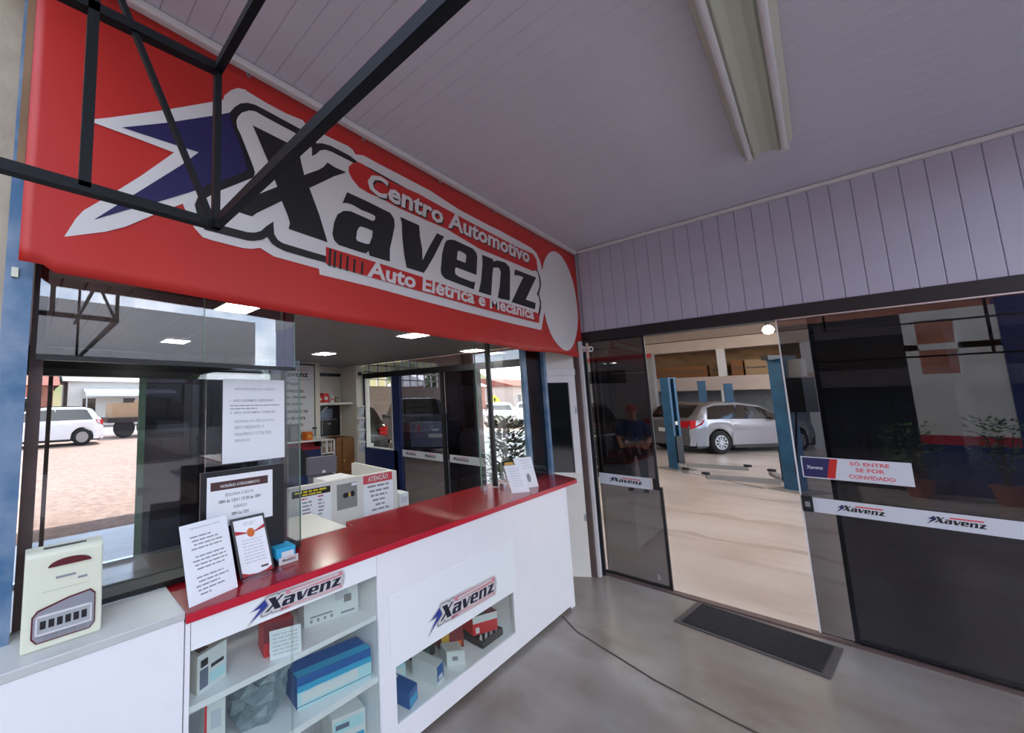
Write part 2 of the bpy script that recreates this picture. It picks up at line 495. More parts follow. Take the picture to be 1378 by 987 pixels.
LOGO = {
  'white': [(0.106,2.604),(0.171,2.643),(0.354,2.761),(0.558,2.901),(0.586,2.922),(0.59,2.942),(0.619,2.982),(0.649,3.008),(0.688,3.021),(0.692,3.017),(0.792,3.009),(0.895,3.008),(0.991,3.018),(1.041,2.985),(1.106,3.001),(1.191,3.002),(1.286,3.007),(1.317,3.0),(1.338,2.981),(1.4,2.999),(1.509,2.996),(1.677,2.996),(1.82,2.995),(1.985,2.995),(2.315,2.964),(2.706,2.96),(2.866,2.962),(3.186,2.955),(3.394,2.949),(3.489,2.925),(3.545,2.866),(3.566,2.823),(3.602,2.678),(3.554,2.402),(3.466,2.232),(3.008,2.232),(2.671,2.236),(2.23,2.241),(1.858,2.248),(1.486,2.258),(1.238,2.26),(1.081,2.259),(1.078,2.287),(0.886,2.291),(0.829,2.292),(0.761,2.315),(0.72,2.301),(0.679,2.295),(0.546,2.295),(0.509,2.298),(0.476,2.326),(0.437,2.394),(0.429,2.411),(0.328,2.336),(0.236,2.265),(0.177,2.231),(0.064,2.184),(0.092,2.253),(0.112,2.287),(0.191,2.37),(0.282,2.471),(0.392,2.604),(0.278,2.605)],
  'blue': [(0.213,2.625),(0.362,2.712),(0.555,2.835),(0.62,2.879),(0.682,2.839),(0.762,2.647),(0.585,2.534),(0.5,2.495),(0.313,2.371),(0.233,2.323),(0.142,2.263),(0.248,2.378),(0.417,2.56),(0.486,2.643),(0.388,2.636)],
  'black': [(0.614,2.875),(0.636,2.911),(0.663,2.941),(0.696,2.961),(0.734,2.97),(0.795,2.969),(0.955,2.964),(1.026,2.965),(1.052,2.953),(1.072,2.93),(1.11,2.946),(1.161,2.956),(1.297,2.954),(1.353,2.94),(1.449,2.941),(2.138,2.909),(3.038,2.884),(3.472,2.776),(3.519,2.71),(3.528,2.651),(3.499,2.593),(3.47,2.548),(3.499,2.482),(3.489,2.427),(3.441,2.335),(2.089,2.324),(1.115,2.326),(1.016,2.326),(0.887,2.329),(0.847,2.336),(0.817,2.348),(0.795,2.372),(0.769,2.353),(0.727,2.337),(0.699,2.332),(0.567,2.331),(0.514,2.33),(0.487,2.375),(0.474,2.419),(0.486,2.456),(0.499,2.495),(0.525,2.522),(0.594,2.564),(0.698,2.644),(0.676,2.723),(0.645,2.788),(0.621,2.837)],
  'inner': [(0.644,2.848),(0.65,2.87),(0.668,2.899),(0.705,2.928),(0.734,2.937),(0.795,2.933),(0.935,2.928),(0.996,2.925),(1.025,2.918),(1.043,2.888),(1.042,2.849),(1.067,2.869),(1.093,2.9),(1.127,2.918),(1.166,2.923),(1.308,2.922),(1.507,2.918),(2.136,2.888),(3.033,2.845),(3.467,2.747),(3.492,2.692),(3.49,2.628),(3.453,2.575),(3.419,2.543),(3.455,2.522),(3.469,2.463),(3.417,2.364),(2.092,2.359),(1.115,2.359),(1.017,2.36),(0.873,2.363),(0.847,2.372),(0.829,2.394),(0.825,2.438),(0.825,2.452),(0.791,2.422),(0.761,2.39),(0.732,2.375),(0.699,2.368),(0.597,2.366),(0.562,2.362),(0.528,2.383),(0.51,2.421),(0.519,2.461),(0.546,2.487),(0.577,2.512),(0.726,2.623),(0.733,2.647),(0.726,2.669),(0.693,2.738),(0.664,2.797),(0.648,2.821)],
  'X': [(0.72,2.864),(0.886,2.859),(0.963,2.855),(0.977,2.791),(0.994,2.733),(1.081,2.792),(1.114,2.821),(1.139,2.854),(1.187,2.846),(1.264,2.847),(1.18,2.794),(1.024,2.677),(1.082,2.558),(1.13,2.431),(0.903,2.438),(0.911,2.468),(0.898,2.503),(0.868,2.561),(0.74,2.464),(0.719,2.443),(0.651,2.444),(0.591,2.444),(0.617,2.457),(0.709,2.525),(0.844,2.621),(0.819,2.678),(0.797,2.725)],
  'a': [(1.267,2.738),(1.398,2.735),(1.532,2.727),(1.595,2.723),(1.627,2.696),(1.629,2.654),(1.603,2.57),(1.581,2.506),(1.577,2.429),(1.417,2.428),(1.412,2.453),(1.39,2.434),(1.348,2.432),(1.2,2.435),(1.172,2.453),(1.161,2.482),(1.175,2.549),(1.198,2.596),(1.239,2.627),(1.288,2.64),(1.452,2.633),(1.47,2.648),(1.47,2.666),(1.447,2.671),(1.363,2.671),(1.301,2.681),(1.264,2.678),(1.232,2.667)],
  'a_hole': [(1.344,2.566),(1.36,2.576),(1.398,2.578),(1.448,2.575),(1.442,2.541),(1.42,2.495),(1.394,2.488),(1.331,2.489),(1.322,2.5),(1.33,2.541)],
  'v': [(1.679,2.725),(1.854,2.721),(1.857,2.65),(1.873,2.576),(1.872,2.502),(1.943,2.604),(2.022,2.704),(2.032,2.718),(2.11,2.716),(2.074,2.671),(1.993,2.559),(1.916,2.464),(1.879,2.424),(1.719,2.424),(1.701,2.503),(1.691,2.606),(1.692,2.686)],
  'e': [(2.172,2.711),(2.222,2.721),(2.45,2.715),(2.493,2.693),(2.5,2.663),(2.476,2.527),(2.223,2.531),(2.212,2.509),(2.215,2.483),(2.253,2.472),(2.41,2.465),(2.455,2.473),(2.431,2.413),(2.095,2.428),(2.059,2.449),(2.053,2.476),(2.077,2.59),(2.111,2.668),(2.132,2.694)],
  'e_hole': [(2.257,2.65),(2.277,2.658),(2.339,2.654),(2.359,2.643),(2.344,2.587),(2.241,2.589)],
  'n': [(2.567,2.697),(2.718,2.698),(2.722,2.679),(2.782,2.702),(2.901,2.711),(2.966,2.69),(2.973,2.642),(2.935,2.411),(2.751,2.401),(2.795,2.505),(2.823,2.619),(2.806,2.643),(2.774,2.643),(2.716,2.631),(2.698,2.58),(2.659,2.406),(2.49,2.407),(2.527,2.483),(2.565,2.619)],
  'z': [(3.057,2.687),(3.433,2.691),(3.207,2.461),(3.387,2.458),(3.361,2.398),(2.961,2.402),(3.19,2.648),(3.086,2.643),(3.035,2.633)],
  'pill': [(1.353,2.94),(1.308,2.915),(1.282,2.885),(1.281,2.856),(1.305,2.825),(1.354,2.794),(1.431,2.786),(1.535,2.787),(1.665,2.776),(1.939,2.775),(2.139,2.776),(2.543,2.734),(3.0,2.736),(3.375,2.737),(3.453,2.76),(3.474,2.788),(3.462,2.864),(3.401,2.897),(3.181,2.89),(2.806,2.897),(2.407,2.907),(2.057,2.92),(1.854,2.929),(1.649,2.92),(1.477,2.927),(1.386,2.94)],
  'bar': [(1.119,2.406),(1.399,2.403),(1.868,2.395),(2.243,2.378),(3.09,2.379),(3.438,2.372),(3.424,2.288),(2.627,2.289),(1.862,2.301),(1.423,2.31),(1.117,2.32)],
}

# ------------------------------------------------------------------ key dimensions (metres)
YC, ZT = 1.353, 0.959          # counter front plane, worktop height
YB = 1.411                     # banner plane
XW = 4.41                      # wall with the glass doors
ZC = 3.145                     # canopy ceiling
ZO, YO = 2.24, 4.66            # office ceiling, office back wall

def struct(name, material, fn, label=None, **k):
    o = part(name, material, None, fn, **k)
    o['kind'] = 'structure'
    if label: o['label'] = label
    return o

# ------------------------------------------------------------------ ground and floors
def _lot(b):
    b.box(-160, 160, -160, 200, -0.30, -0.04)
struct('ground', 'gravel', _lot, 'sunlit pale gravel lot around the shop')
struct('forecourt', 'forecourt', lambda b: b.box(-13, 4.3, -9.0, -2.9, -.30, -.02), 'dark grey forecourt in front of the shop')  # ground strip coloured darker than the gravel around it
struct('forecourt_far', 'shade_ground', lambda b: b.box(-20, 34, -24.0, -9.0, -.30, -.02), 'ground coloured dark in place of shade under the forecourt canopy')  # near-black colour stands in for canopy shade on this ground
struct('street', 'asphalt', lambda b: b.box(-120, 120, 24.5, 33, -0.04, -0.02), 'grey street beyond the lot')
fl = struct('floor', 'concrete', lambda b: b.box(-3.2, XW, -2.9, 6.0, -0.30, 0.0), 'grey polished concrete floor under the canopy')
jp = [(3.30, 1.36), (3.17, 1.22), (2.99, 0.76), (2.93, 0.45), (2.86, -0.2), (2.75, -1.6), (2.7, -2.9)]
def _joint(b):
    for i in range(len(jp) - 1):
        (x0, y0), (x1, y1) = jp[i], jp[i + 1]
        b.add([(x0 - .009, y0, .0015), (x0 + .009, y0, .0015), (x1 + .010, y1, .0015), (x1 - .008, y1, .0015)], [(0, 1, 2, 3)])
part('floor_joint', 'joint', fl, _joint)
wf = struct('floor_workshop', 'shop_floor', lambda b: b.box(XW, 20.8, -9.0, 13.2, -0.30, 0.0), 'beige shiny workshop floor beyond the doors')
def _wj(b):
    for x0, y0, x1, y1 in ((11.7, 2.3, 10.4, 0.8), (5.2, -1, 9.5, -6)):
        b.add([(x0, y0, .0012), (x0 + .05, y0, .0012), (x1 + .05, y1, .0012), (x1, y1, .0012)], [(0, 1, 2, 3)])
part('floor_joint', 'joint', wf, _wj)
def _ws(b, x0, y0, x1, y1, w_):
    rn_ = random.Random(int(x0 * 10)); n_ = 26
    a = [(x0 + (x1 - x0) * i / n_ + rn_.uniform(-.05, .05), y0 + (y1 - y0) * i / n_) for i in range(n_ + 1)]
    ws_ = [w_ * rn_.uniform(.25, 1) for _ in a]
    for i in range(n_):
        b.add([(a[i][0], a[i][1], .001), (a[i + 1][0], a[i + 1][1], .001), (a[i + 1][0] + ws_[i + 1], a[i + 1][1], .001), (a[i][0] + ws_[i], a[i][1], .001)], [(0, 1, 2, 3)])
part('wheel_mark', 'floor_stain', wf, lambda b: _ws(b, 7.4, 2.0, 7.8, -2.0, .35))
part('wheel_mark', 'floor_stain', wf, lambda b: _ws(b, 6.25, 2.0, 6.6, -2.5, .22))
struct('threshold', 'brown_frame', lambda b: b.box(4.36, 4.44, -2.4, 1.40, 0.0, 0.012), 'thin metal track across the doorway')

# ------------------------------------------------------------------ canopy ceiling of PVC planks
ce = struct('ceiling', 'pvc_gap', lambda b: b.box(-0.18, XW + 0.05, -1.6, 1.45, ZC + 0.012, ZC + 0.12), 'white plank ceiling of the canopy')
pk = MB().box(-0.0494, 0.0494, -1.5, 1.5, 0.0, 0.012).build('plank', 'pvc_ceiling', ce, bevel=0.0025, seg=1)
pk.location = (0.37, -0.075, ZC)
for i in list(range(1, 41)) + [-1, -2, -3, -4, -5]:
    child_copy(pk, ce, (0.37 + 0.1 * i, -0.075, ZC))
struct('trim_1', 'trim_white', lambda b: b.box(-0.18, XW - .03, 1.395, 1.44, ZC - 0.035, ZC - 0.002), 'white moulding where ceiling meets the banner', bevel=0.008)
struct('trim_2', 'trim_white', lambda b: b.box(XW - 0.045, XW - 0.001, -1.6, 1.395, ZC - 0.03, ZC - 0.002), 'white moulding where ceiling meets the plank wall', bevel=0.008)
struct('trim_3', 'truss', lambda b: b.box(-0.22, -0.18, -1.6, 1.4, ZC + 0.0, ZC + 0.12), 'dark edge of the canopy roof')

# ------------------------------------------------------------------ plank wall above the doors
w2 = struct('wall_right', 'pvc_gap', lambda b: b.box(XW + 0.012, XW + 0.14, -4.5, 1.47, 2.30, ZC + 0.1), 'white vertical plank wall above the glass doors')
wp = MB().box(0.0, 0.012, -0.0453, 0.0453, 2.302, ZC - 0.001).build('plank', 'pvc', w2, bevel=0.003, seg=1)
wp.location = (XW, 1.36, 0)
for i in range(1, 36):
    child_copy(wp, w2, (XW, 1.36 - 0.092 * i, 0))
struct('trim_4', 'navy_steel', lambda b: b.box(XW - 0.02, XW + 0.12, -2.45, 1.44, 2.204, 2.30), 'dark steel beam over the glass doors', bevel=0.004)
struct('wall_right_end', 'white_wall', lambda b: b.box(XW, XW + 0.14, -4.5, -2.45, 0.0, 2.30), 'white wall past the glass doors')

# ------------------------------------------------------------------ shop front wall
struct('wall_front', 'white_wall', lambda b: b.box(-0.03, XW + 0.0, 1.45, 1.56, 2.14, 3.3), 'wall band behind the red banner')
struct('wall_left', 'plaster', lambda b: b.box(-3.2, -0.082, 1.58, 1.74, 0.0, 3.4), 'rough beige plaster wall left of the banner')
struct('trim_15', 'wood_pale', lambda b: b.box(-.066, -.046, 1.425, 1.445, 2.35, ZC - .04), 'thin wooden batten along the left edge of the banner')
struct('trim_5', 'brown_frame', lambda b: b.box(-0.004, 0.034, 1.565, 1.70, 0.966, 2.16), 'brown window jamb beside the blue column')
struct('trim_6', 'black_metal', lambda b: b.box(0.034, 3.95, 1.58, 1.69, 2.125, 2.16), 'dark top track of the service window')
struct('trim_7', 'black_metal', lambda b: b.box(0.034, 1.06, 1.575, 1.685, 0.966, 0.985), 'dark bottom track of the service window')

# ------------------------------------------------------------------ office shell
oc = struct('ceiling_office', 'pvc_gap', lambda b: b.box(-3.0, XW, 1.70, 7.9, ZO + 0.012, 2.5), 'grey plank ceiling inside the office')
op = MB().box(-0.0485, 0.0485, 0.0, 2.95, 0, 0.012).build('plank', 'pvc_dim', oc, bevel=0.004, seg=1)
op.location = (0.05, 1.70, ZO)
for i in range(1, 44):
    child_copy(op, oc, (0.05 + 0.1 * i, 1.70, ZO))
struct('wall_office_left', 'white_wall', lambda b: b.box(-3.1, -3.0, 1.74, YO, 0, ZO), 'office side wall')
struct('wall_back', 'white_wall', lambda b: (b.box(2.60, 3.52, YO, YO + .12, 0, ZO), b.box(-3.0, -1.0, YO, YO + .12, 0, ZO),
        b.box(3.52, 4.42, YO + .38, YO + .5, 0, ZO), b.box(3.46, 3.52, YO + .12, YO + .5, 0, ZO), b.box(4.25, 4.42, YO - .02, YO + .38, 0, ZO)),
       'white office back wall with a shelf recess')
struct('wall_back_stripe', 'red_stripe', lambda b: b.box(2.60, 3.52, YO - .006, YO, 0.95, 1.075), 'red painted stripe on the office back wall')
struct('wall_back_base', 'blue_wall', lambda b: b.box(2.60, 3.52, YO - .006, YO, 0.0, 0.95), 'blue painted lower part of the office back wall')
struct('trim_8', 'black_metal', lambda b: b.box(-1.0, 2.60, YO - .02, YO + .10, 1.95, ZO), 'dark header over the back glass doors')
struct('roof_office', 'grey_panel', lambda b: b.box(-3.2, XW + .1, 1.46, 7.9, 3.15, 3.3), 'flat roof over the office')
struct('wall_front_upper', 'grey_panel', lambda b: b.box(-3.2, -0.1, 1.56, 1.74, 3.3, 3.5), 'parapet above the plaster wall')

# ------------------------------------------------------------------ office / workshop partition at XW
pw = struct('wall_partition', 'blue_wall', lambda b: (
    b.box(XW, XW + .08, 3.93, YO, 0, 0.90), b.box(XW, XW + .08, 3.93, YO, 2.05, 2.10),
    b.box(XW, XW + .08, 3.90, 4.01, 0, 2.10), b.box(XW, XW + .08, 4.60, YO, 0.9, 2.05),
    b.box(XW, XW + .08, 1.46, 1.94, 0, 2.24)), 'navy partition wall between office and workshop')
struct('trim_9', 'black_metal', lambda b: b.box(XW - .01, XW + .09, 1.94, YO, 2.02, 2.10), 'black header over the inner glass doors')
wn = empty('window_1', (XW, 4.3, 0), 'narrow window in the navy partition wall', kind='structure')
part('window_frame', 'trim_white', wn, lambda b: (b.box(XW - .005, XW + .085, 4.585, 4.60, .90, 2.05), b.box(XW - .005, XW + .085, 4.01, 4.025, .90, 2.05), b.box(XW - .005, XW + .085, 4.025, 4.585, .90, .915)))
part('pane', 'pane', wn, lambda b: b.box(XW + .03, XW + .036, 4.025, 4.585, .915, 2.05))

# ------------------------------------------------------------------ workshop shell
struct('roof_workshop', 'beige_wall', lambda b: b.box(XW + .12, 20.9, -4.6, 13.2, 4.3, 4.45), 'pale workshop ceiling')
struct('wall_workshop_front', 'white_wall', lambda b: (b.box(XW, XW + .14, 1.47, 13.2, 2.5, 4.3), b.box(XW, XW + .14, YO + .5, 13.2, 0, 2.5), b.box(XW, XW + .14, -4.5, 1.47, ZC + .1, 4.3)), 'workshop wall over the office')
struct('wall_workshop_back', 'beige_wall', lambda b: (b.box(20.6, 20.8, -9, 9.3, 0, 4.3), b.box(20.6, 20.8, 12.4, 13.2, 0, 4.3)), 'beige workshop back wall with an open gate')
nw = struct('wall_workshop_side', 'beige_wall', lambda b: (b.box(XW, 20.8, 13.0, 13.2, 0, 2.35), b.box(XW, 20.8, 13.0, 13.2, 3.7, 4.3), b.box(XW, 10.4, 13.0, 13.2, 2.35, 3.7), b.box(18.2, 20.8, 13.0, 13.2, 2.35, 3.7)), 'beige workshop side wall below a window band')
def _munt(b):
    for i in range(14):
        x = 10.4 + 7.8 * i / 13
        b.box(x - .03, x + .03, 13.05, 13.12, 2.35, 3.7)
    for z in (2.68, 3.02, 3.36):
        b.box(10.4, 18.2, 13.05, 13.12, z - .03, z + .03)
part('window_bars', 'trim_white', nw, _munt)

# ------------------------------------------------------------------ side wing left of the camera (seen mirrored in the dark door glass)
sw = struct('wall_side', 'white_wall', lambda b: (b.box(-3.2, -3.05, -1.75, -0.93, 0.95, 1.95), b.box(-3.2, -3.05, -1.75, -0.93, 2.35, 2.45), b.box(-3.2, -3.05, -1.75, -0.93, 2.85, 3.0), b.box(-3.2, -3.05, -1.05, -.93, 1.95, 2.85), b.box(-3.2, -3.05, -1.75, -1.40, 1.95, 2.85)), 'white side wall with a red stripe beside the lot')
part('stripe', 'red_stripe', sw, lambda b: b.box(-3.2, -3.045, -1.75, -0.93, 0.80, 0.95))
part('base', 'blue_wall', sw, lambda b: b.box(-3.2, -3.045, -1.75, -0.93, 0.0, 0.80))
struct('dark_bay_sheet', 'black_metal', lambda b: b.box(-3.2, -3.08, -0.93, 1.58, 0, 3.0), 'black sheet standing in for the shade of an open bay beside the striped side wall')  # flat black in place of the shade inside an open bay
struct('wall_neighbour', 'brick', lambda b: b.box(-8.2, -8.0, -6, 6, -.04, 5), 'sunlit brick wall of the neighbouring lot')
struct('column_side', 'blue_wall', lambda b: b.box(-3.25, -3.0, -2.0, -1.75, 0, 3.1), 'navy corner column of the side wall')

# ------------------------------------------------------------------ printed logo (flat print)
LX0, LX1, LZ0, LZ1 = 0.064, 3.602, 2.184, 3.021
def logo_print(name, parent, fr, x0, x1, z0, z1, lift, full=True):
    sx, sz = (x1 - x0) / (LX1 - LX0), (z1 - z0) / (LZ1 - LZ0)
    def t(k):
        return [(x0 + (x - LX0) * sx, z0 + (z - LZ0) * sz) for x, z in LOGO[k]]
    def tx(x): return x0 + (x - LX0) * sx
    def tz(z): return z0 + (z - LZ0) * sz
    d = 0.0012 if full else 0.0005
    b = MB()
    b.m('print_white').flat(fr, t('white'), lift)
    b.m('print_blue' if full else 'print_royal').flat(fr, t('blue'), lift + d)
    b.m('print_black' if full else 'print_grey').flat(fr, t('black'), lift + 2 * d)
    b.m('print_white').flat(fr, t('inner'), lift + 3 * d)
    b.m('print_red' if full else 'print_rose').flat(fr, t('pill'), lift + 4 * d).flat(fr, t('bar'), lift + 4 * d)
    b.m('print_black' if full else 'print_ink')
    for k, h in (('X', None), ('a', 'a_hole'), ('v', None), ('e', 'e_hole'), ('n', None), ('z', None)):
        b.flat(fr, t(k), lift + 4 * d, [t(h)] if h else ())
    for i, xs in enumerate((1.137, 1.168, 1.206, 1.251, 1.299, 1.354)):
        zz = (2.42, 2.31)
        b.flat(fr, [(tx(xs - .006), tz(2.312)), (tx(xs + .008), tz(2.309)), (tx(xs + .016), tz(2.40 - .004 * i)), (tx(xs + .002), tz(2.402 - .004 * i))], lift + 5 * d)
    if full:
        b.m('print_black').text(fr, 'Centro Automotivo', tx(1.428), tz(2.782), .128 * sz, 1.91 * sx, lift + 4.6 * d, bold=.035, shear=.12)
        b.m('print_white').text(fr, 'Centro Automotivo', tx(1.418), tz(2.790), .128 * sz, 1.91 * sx, lift + 5.4 * d, bold=.03, shear=.12)
        b.m('print_white').text(fr, 'Auto Elétrica e Mecânica', tx(1.392), tz(2.307), .098 * sz, 1.94 * sx, lift + 5 * d, bold=.03, shear=.1)
    else:
        b.m('print_white').rect(fr, tx(1.46), tx(3.3), tz(2.81), tz(2.88), lift + 5 * d).rect(fr, tx(1.46), tx(3.3), tz(2.32), tz(2.36), lift + 5 * d)
    return b.build(name, None, parent)

def word_print(b, fr, x0, x1, z0, z1, lift):
    """small strip logo: only the lettering and the blue tail"""
    sx, sz = (x1 - x0) / (LX1 - LX0), (z1 - z0) / (LZ1 - LZ0)
    def t(k):
        return [(x0 + (x - LX0) * sx, z0 + (z - LZ0) * sz) for x, z in LOGO[k]]
    b.m('print_navy').flat(fr, t('blue'), lift)
    b.m('print_black')
    for k, h in (('X', None), ('a', 'a_hole'), ('v', None), ('e', 'e_hole'), ('n', None), ('z', None)):
        b.flat(fr, t(k), lift, [t(h)] if h else ())
    b.m('print_pink').rect(fr, x0 + (1.5 - LX0) * sx, x0 + (3.3 - LX0) * sx, z0 + (2.80 - LZ0) * sz, z0 + (2.90 - LZ0) * sz, lift)

# ------------------------------------------------------------------ banner
def ban_y(x, z):
    k = max(0.0, (2.23 - z) / 0.2)
    return YB + 0.012 - 0.010 * k * (0.5 + 0.5 * math.sin(x * 5.2 + 1.0)) - 0.010 * k * k * max(0, math.sin(x * 13 + 2)) * (1 if x > 2.2 else .25)
bb = MB()
NX, NZ = 150, 22
vs_ = []
for j in range(NZ + 1):
    for i in range(NX + 1):
        u, w_ = i / NX, j / NZ
        zb = 2.062 - 0.018 * math.sin(u * PI) - 0.012 * u + (0.012 * math.sin(u * 24) if u > .5 else 0.004 * math.sin(u * 17)) * 0.5
        x = -0.045 + (4.385 + 0.045) * u
        if w_ < .1 and u < .02: zb += .02
        z = zb + (3.108 - zb) * w_ ** 1.0
        vs_.append((x, ban_y(x, z), z))
fs_ = [(j * (NX + 1) + i, j * (NX + 1) + i + 1, (j + 1) * (NX + 1) + i + 1, (j + 1) * (NX + 1) + i) for j in range(NZ) for i in range(NX)]
bb.add(vs_, fs_)
ban = empty('banner', (2.17, YB, 2.06), 'long red printed banner with a white and black shop logo over the service window', 'banner')
sh = bb.build('sheet', 'banner_red', ban, smooth=True)
sm = sh.modifiers.new('thick', 'SOLIDIFY'); sm.thickness = 0.002; sm.offset = 1
FB = Fr((0, YB + 0.009, 0), (1, 0, 0), (0, 0, 1), (0, -1, 0))
logo_print('logo_print', ban, FB, LX0, LX1, LZ0, LZ1, 0.0)
ov = MB()
def _ovp(r_, i):
    x = 3.93 + 0.40 * r_ * math.cos(2 * PI * i / 48); z = 2.56 + 0.475 * r_ * math.sin(2 * PI * i / 48)
    return (x, ban_y(x, z) - .0028, z)
ov.add([_ovp((j + 1) / 12, i) for j in range(12) for i in range(48)], [(j * 48 + i, j * 48 + (i + 1) % 48, (j + 1) * 48 + (i + 1) % 48, (j + 1) * 48 + i) for j in range(11) for i in range(48)] + [tuple(range(48))])
ov.build('oval_print', 'print_white', ban)
def _eyelets(b):
    for x in (-.01, .7, 1.4, 2.1, 2.8, 3.5, 4.36):
        b.lathe([(.011, 0), (.011, -.003), (.005, -.003)], (x, YB + .009, 3.095), 'Y', 10)
part('eyelets', 'steel', ban, _eyelets)

# ------------------------------------------------------------------ roof truss
TY, TX, T0, T1 = 0.85, 0.335, 2.076, 2.485
tr = empty('roof_truss', (0.335, 0.85, T0), 'dark steel lattice truss with diagonal braces hanging in front of the banner', 'truss')
W_ = 0.021
part('bottom_chord', 'truss', tr, lambda b: b.bar((-0.9, TY, T0), (TX + .010, TY, T0), W_))
part('top_chord', 'truss', tr, lambda b: b.bar((-0.9, TY, T1 - .06), (TX + .010, TY, T1), W_))
part('cross_beam', 'truss', tr, lambda b: b.bar((TX, TY, T0), (TX, -1.6, T0), W_))
part('cross_beam', 'truss', tr, lambda b: b.bar((TX, TY, T1), (TX, -1.6, T1), W_))
part('post', 'truss', tr, lambda b: b.bar((TX, TY, T0), (TX, TY, T1), W_ * .8))
part('post', 'truss', tr, lambda b: b.bar((0.066, TY, T0), (0.066, TY, 3.1), W_))
part('diagonal', 'truss', tr, lambda b: b.bar((TX - .01, TY, T0 + .01), (0.10, TY, 2.56), W_ * .6))
part('hanger', 'truss', tr, lambda b: b.bar((TX, -1.2, T0), (TX, -1.2, ZC - .003), W_))
part('hanger', 'truss', tr, lambda b: b.bar((TX, -0.1, T1), (TX, -0.1, ZC - .003), W_))

# ------------------------------------------------------------------ blue steel column by the plaster wall
col = empty('steel_column', (-0.045, 1.53, .966), 'weathered blue steel column standing on the white ledge beside the plaster wall', 'column')
part('web', 'blue_steel', col, lambda b: b.box(-.05, -.04, 1.505, 1.56, .966, 3.2))
part('flange', 'blue_steel', col, lambda b: b.box(-.078, -.008, 1.497, 1.507, .966, 3.2))
part('flange', 'blue_steel', col, lambda b: b.box(-.078, -.008, 1.55, 1.56, .966, 3.2))
part('cable_clamp', 'cream', col, lambda b: (b.box(-.062, -.045, 1.488, 1.497, 2.05, 2.08), b.box(-.055, -.03, 1.488, 1.497, 2.40, 2.415)))

# ------------------------------------------------------------------ ceiling fluorescent fixture
fx = empty('light_fixture', (2.2, 0.07, ZC), 'long cream twin-tube fluorescent fixture on the plank ceiling', 'light')
FXP = [(-.105, 0), (.105, 0), (.10, -.03), (.045, -.07), (.02, -.05), (-.02, -.05), (-.045, -.07), (-.10, -.03)]
def _fxb(b):
    fr = Fr((1.0, 0.07, ZC - .001), (0, 1, 0), (0, 0, 1), (1, 0, 0))
    b.slab(fr, FXP, 0, 2.42)
part('reflector', 'cream_dark', fx, _fxb, bevel=.003)
for yy in (-.068, .068):
    part('tube', 'trim_white', fx, lambda b: b.tube((1.03, 0.07 + yy, ZC - .075), (3.39, 0.07 + yy, ZC - .075), .013))
    part('lamp_holder', 'trim_white', fx, lambda b: (b.box(3.385, 3.42, .052 + yy, .088 + yy, ZC - .092, ZC - .03), b.box(1.0, 1.035, .052 + yy, .088 + yy, ZC - .092, ZC - .03)))

# ------------------------------------------------------------------ white ledge, counter cabinets and red worktop
lg = empty('ledge_counter', (-.4, 1.48, 0), 'plain white laminate ledge carrying the time clock, left of the red worktop', 'counter')
part('body', 'laminate', lg, lambda b: b.box(-1.3, .447, YC, 1.56, 0.0, .94))
part('top', 'laminate_top', lg, lambda b: b.box(-1.3, .449, YC - .004, 1.575, .94, .966), bevel=.003)

FC = Fr((0, YC, 0), (1, 0, 0), (0, 0, 1), (0, -1, 0))
c1 = empty('display_cabinet', (.93, 1.5, 0), 'white display cabinet with open glass shelves holding parts boxes', 'cabinet')
part('side', 'laminate', c1, lambda b: b.box(.452, .468, YC, 1.70, .02, .929))
part('side', 'laminate', c1, lambda b: b.box(1.340, 1.412, YC - .004, 1.70, .02, .9285))
part('back', 'laminate', c1, lambda b: b.box(.468, 1.340, 1.685, 1.70, .02, .929))
part('shelf', 'laminate', c1, lambda b: b.box(.468, 1.340, YC + .012, 1.685, .634, .655))
part('shelf', 'laminate', c1, lambda b: b.box(.468, 1.340, YC + .012, 1.685, .366, .391))
part('bottom', 'laminate', c1, lambda b: b.box(.468, 1.340, YC + .004, 1.685, .02, .10))
gl1 = part('glass_door', 'pane', c1, lambda b: b.box(.468, .874, YC + .001, YC + .005, .10, .929))
gl2 = part('glass_door', 'pane', c1, lambda b: b.box(.868, 1.340, YC + .006, YC + .010, .10, .929))
fm = part('film', 'film', c1, lambda b: b.box(.470, 1.338, YC - .0015, YC - .0005, .835, .929))
logo_print('logo_print', fm, FC, .672, 1.146, .838, .9275, .003, full=False)

c2 = empty('counter_cabinet', (2.45, 1.5, 0), 'white counter front with a low display window and shop logo', 'cabinet')
def _front(b):
    b.box(1.412, 1.450, YC, YC + .018, .03, .929)
    b.box(2.585, 3.470, YC, YC + .018, .03, .929)
    b.box(1.450, 2.585, YC, YC + .018, .393, .929)
    b.box(1.450, 2.585, YC, YC + .018, .03, .140)
part('front', 'laminate', c2, _front)
part('floor_board', 'laminate', c2, lambda b: b.box(1.415, 3.47, YC + .018, 1.70, .12, .138))
part('back', 'laminate', c2, lambda b: b.box(1.415, 3.47, 1.69, 1.705, .03, .929))
part('divider', 'laminate', c2, lambda b: b.box(2.60, 2.618, YC + .018, 1.69, .138, .929))
part('end_panel', 'laminate', c2, lambda b: b.box(3.474, 3.545, YC + .002, 1.70, .0, .929), bevel=.004)
fm2 = part('film', 'film', c2, lambda b: b.box(1.416, 2.621, YC - .002, YC - .0003, .393, .716))
logo_print('logo_print', fm2, FC, 1.69, 2.385, .435, .572, .003, full=False)
part('glass_front', 'pane', c2, lambda b: b.box(1.450, 2.585, YC + .004, YC + .008, .140, .393))
for x in (1.6, 2.55, 3.3):
    part('foot', 'brown_frame', c2, lambda b: b.box(x - .02, x + .02, YC + .03, YC + .07, 0, .03))

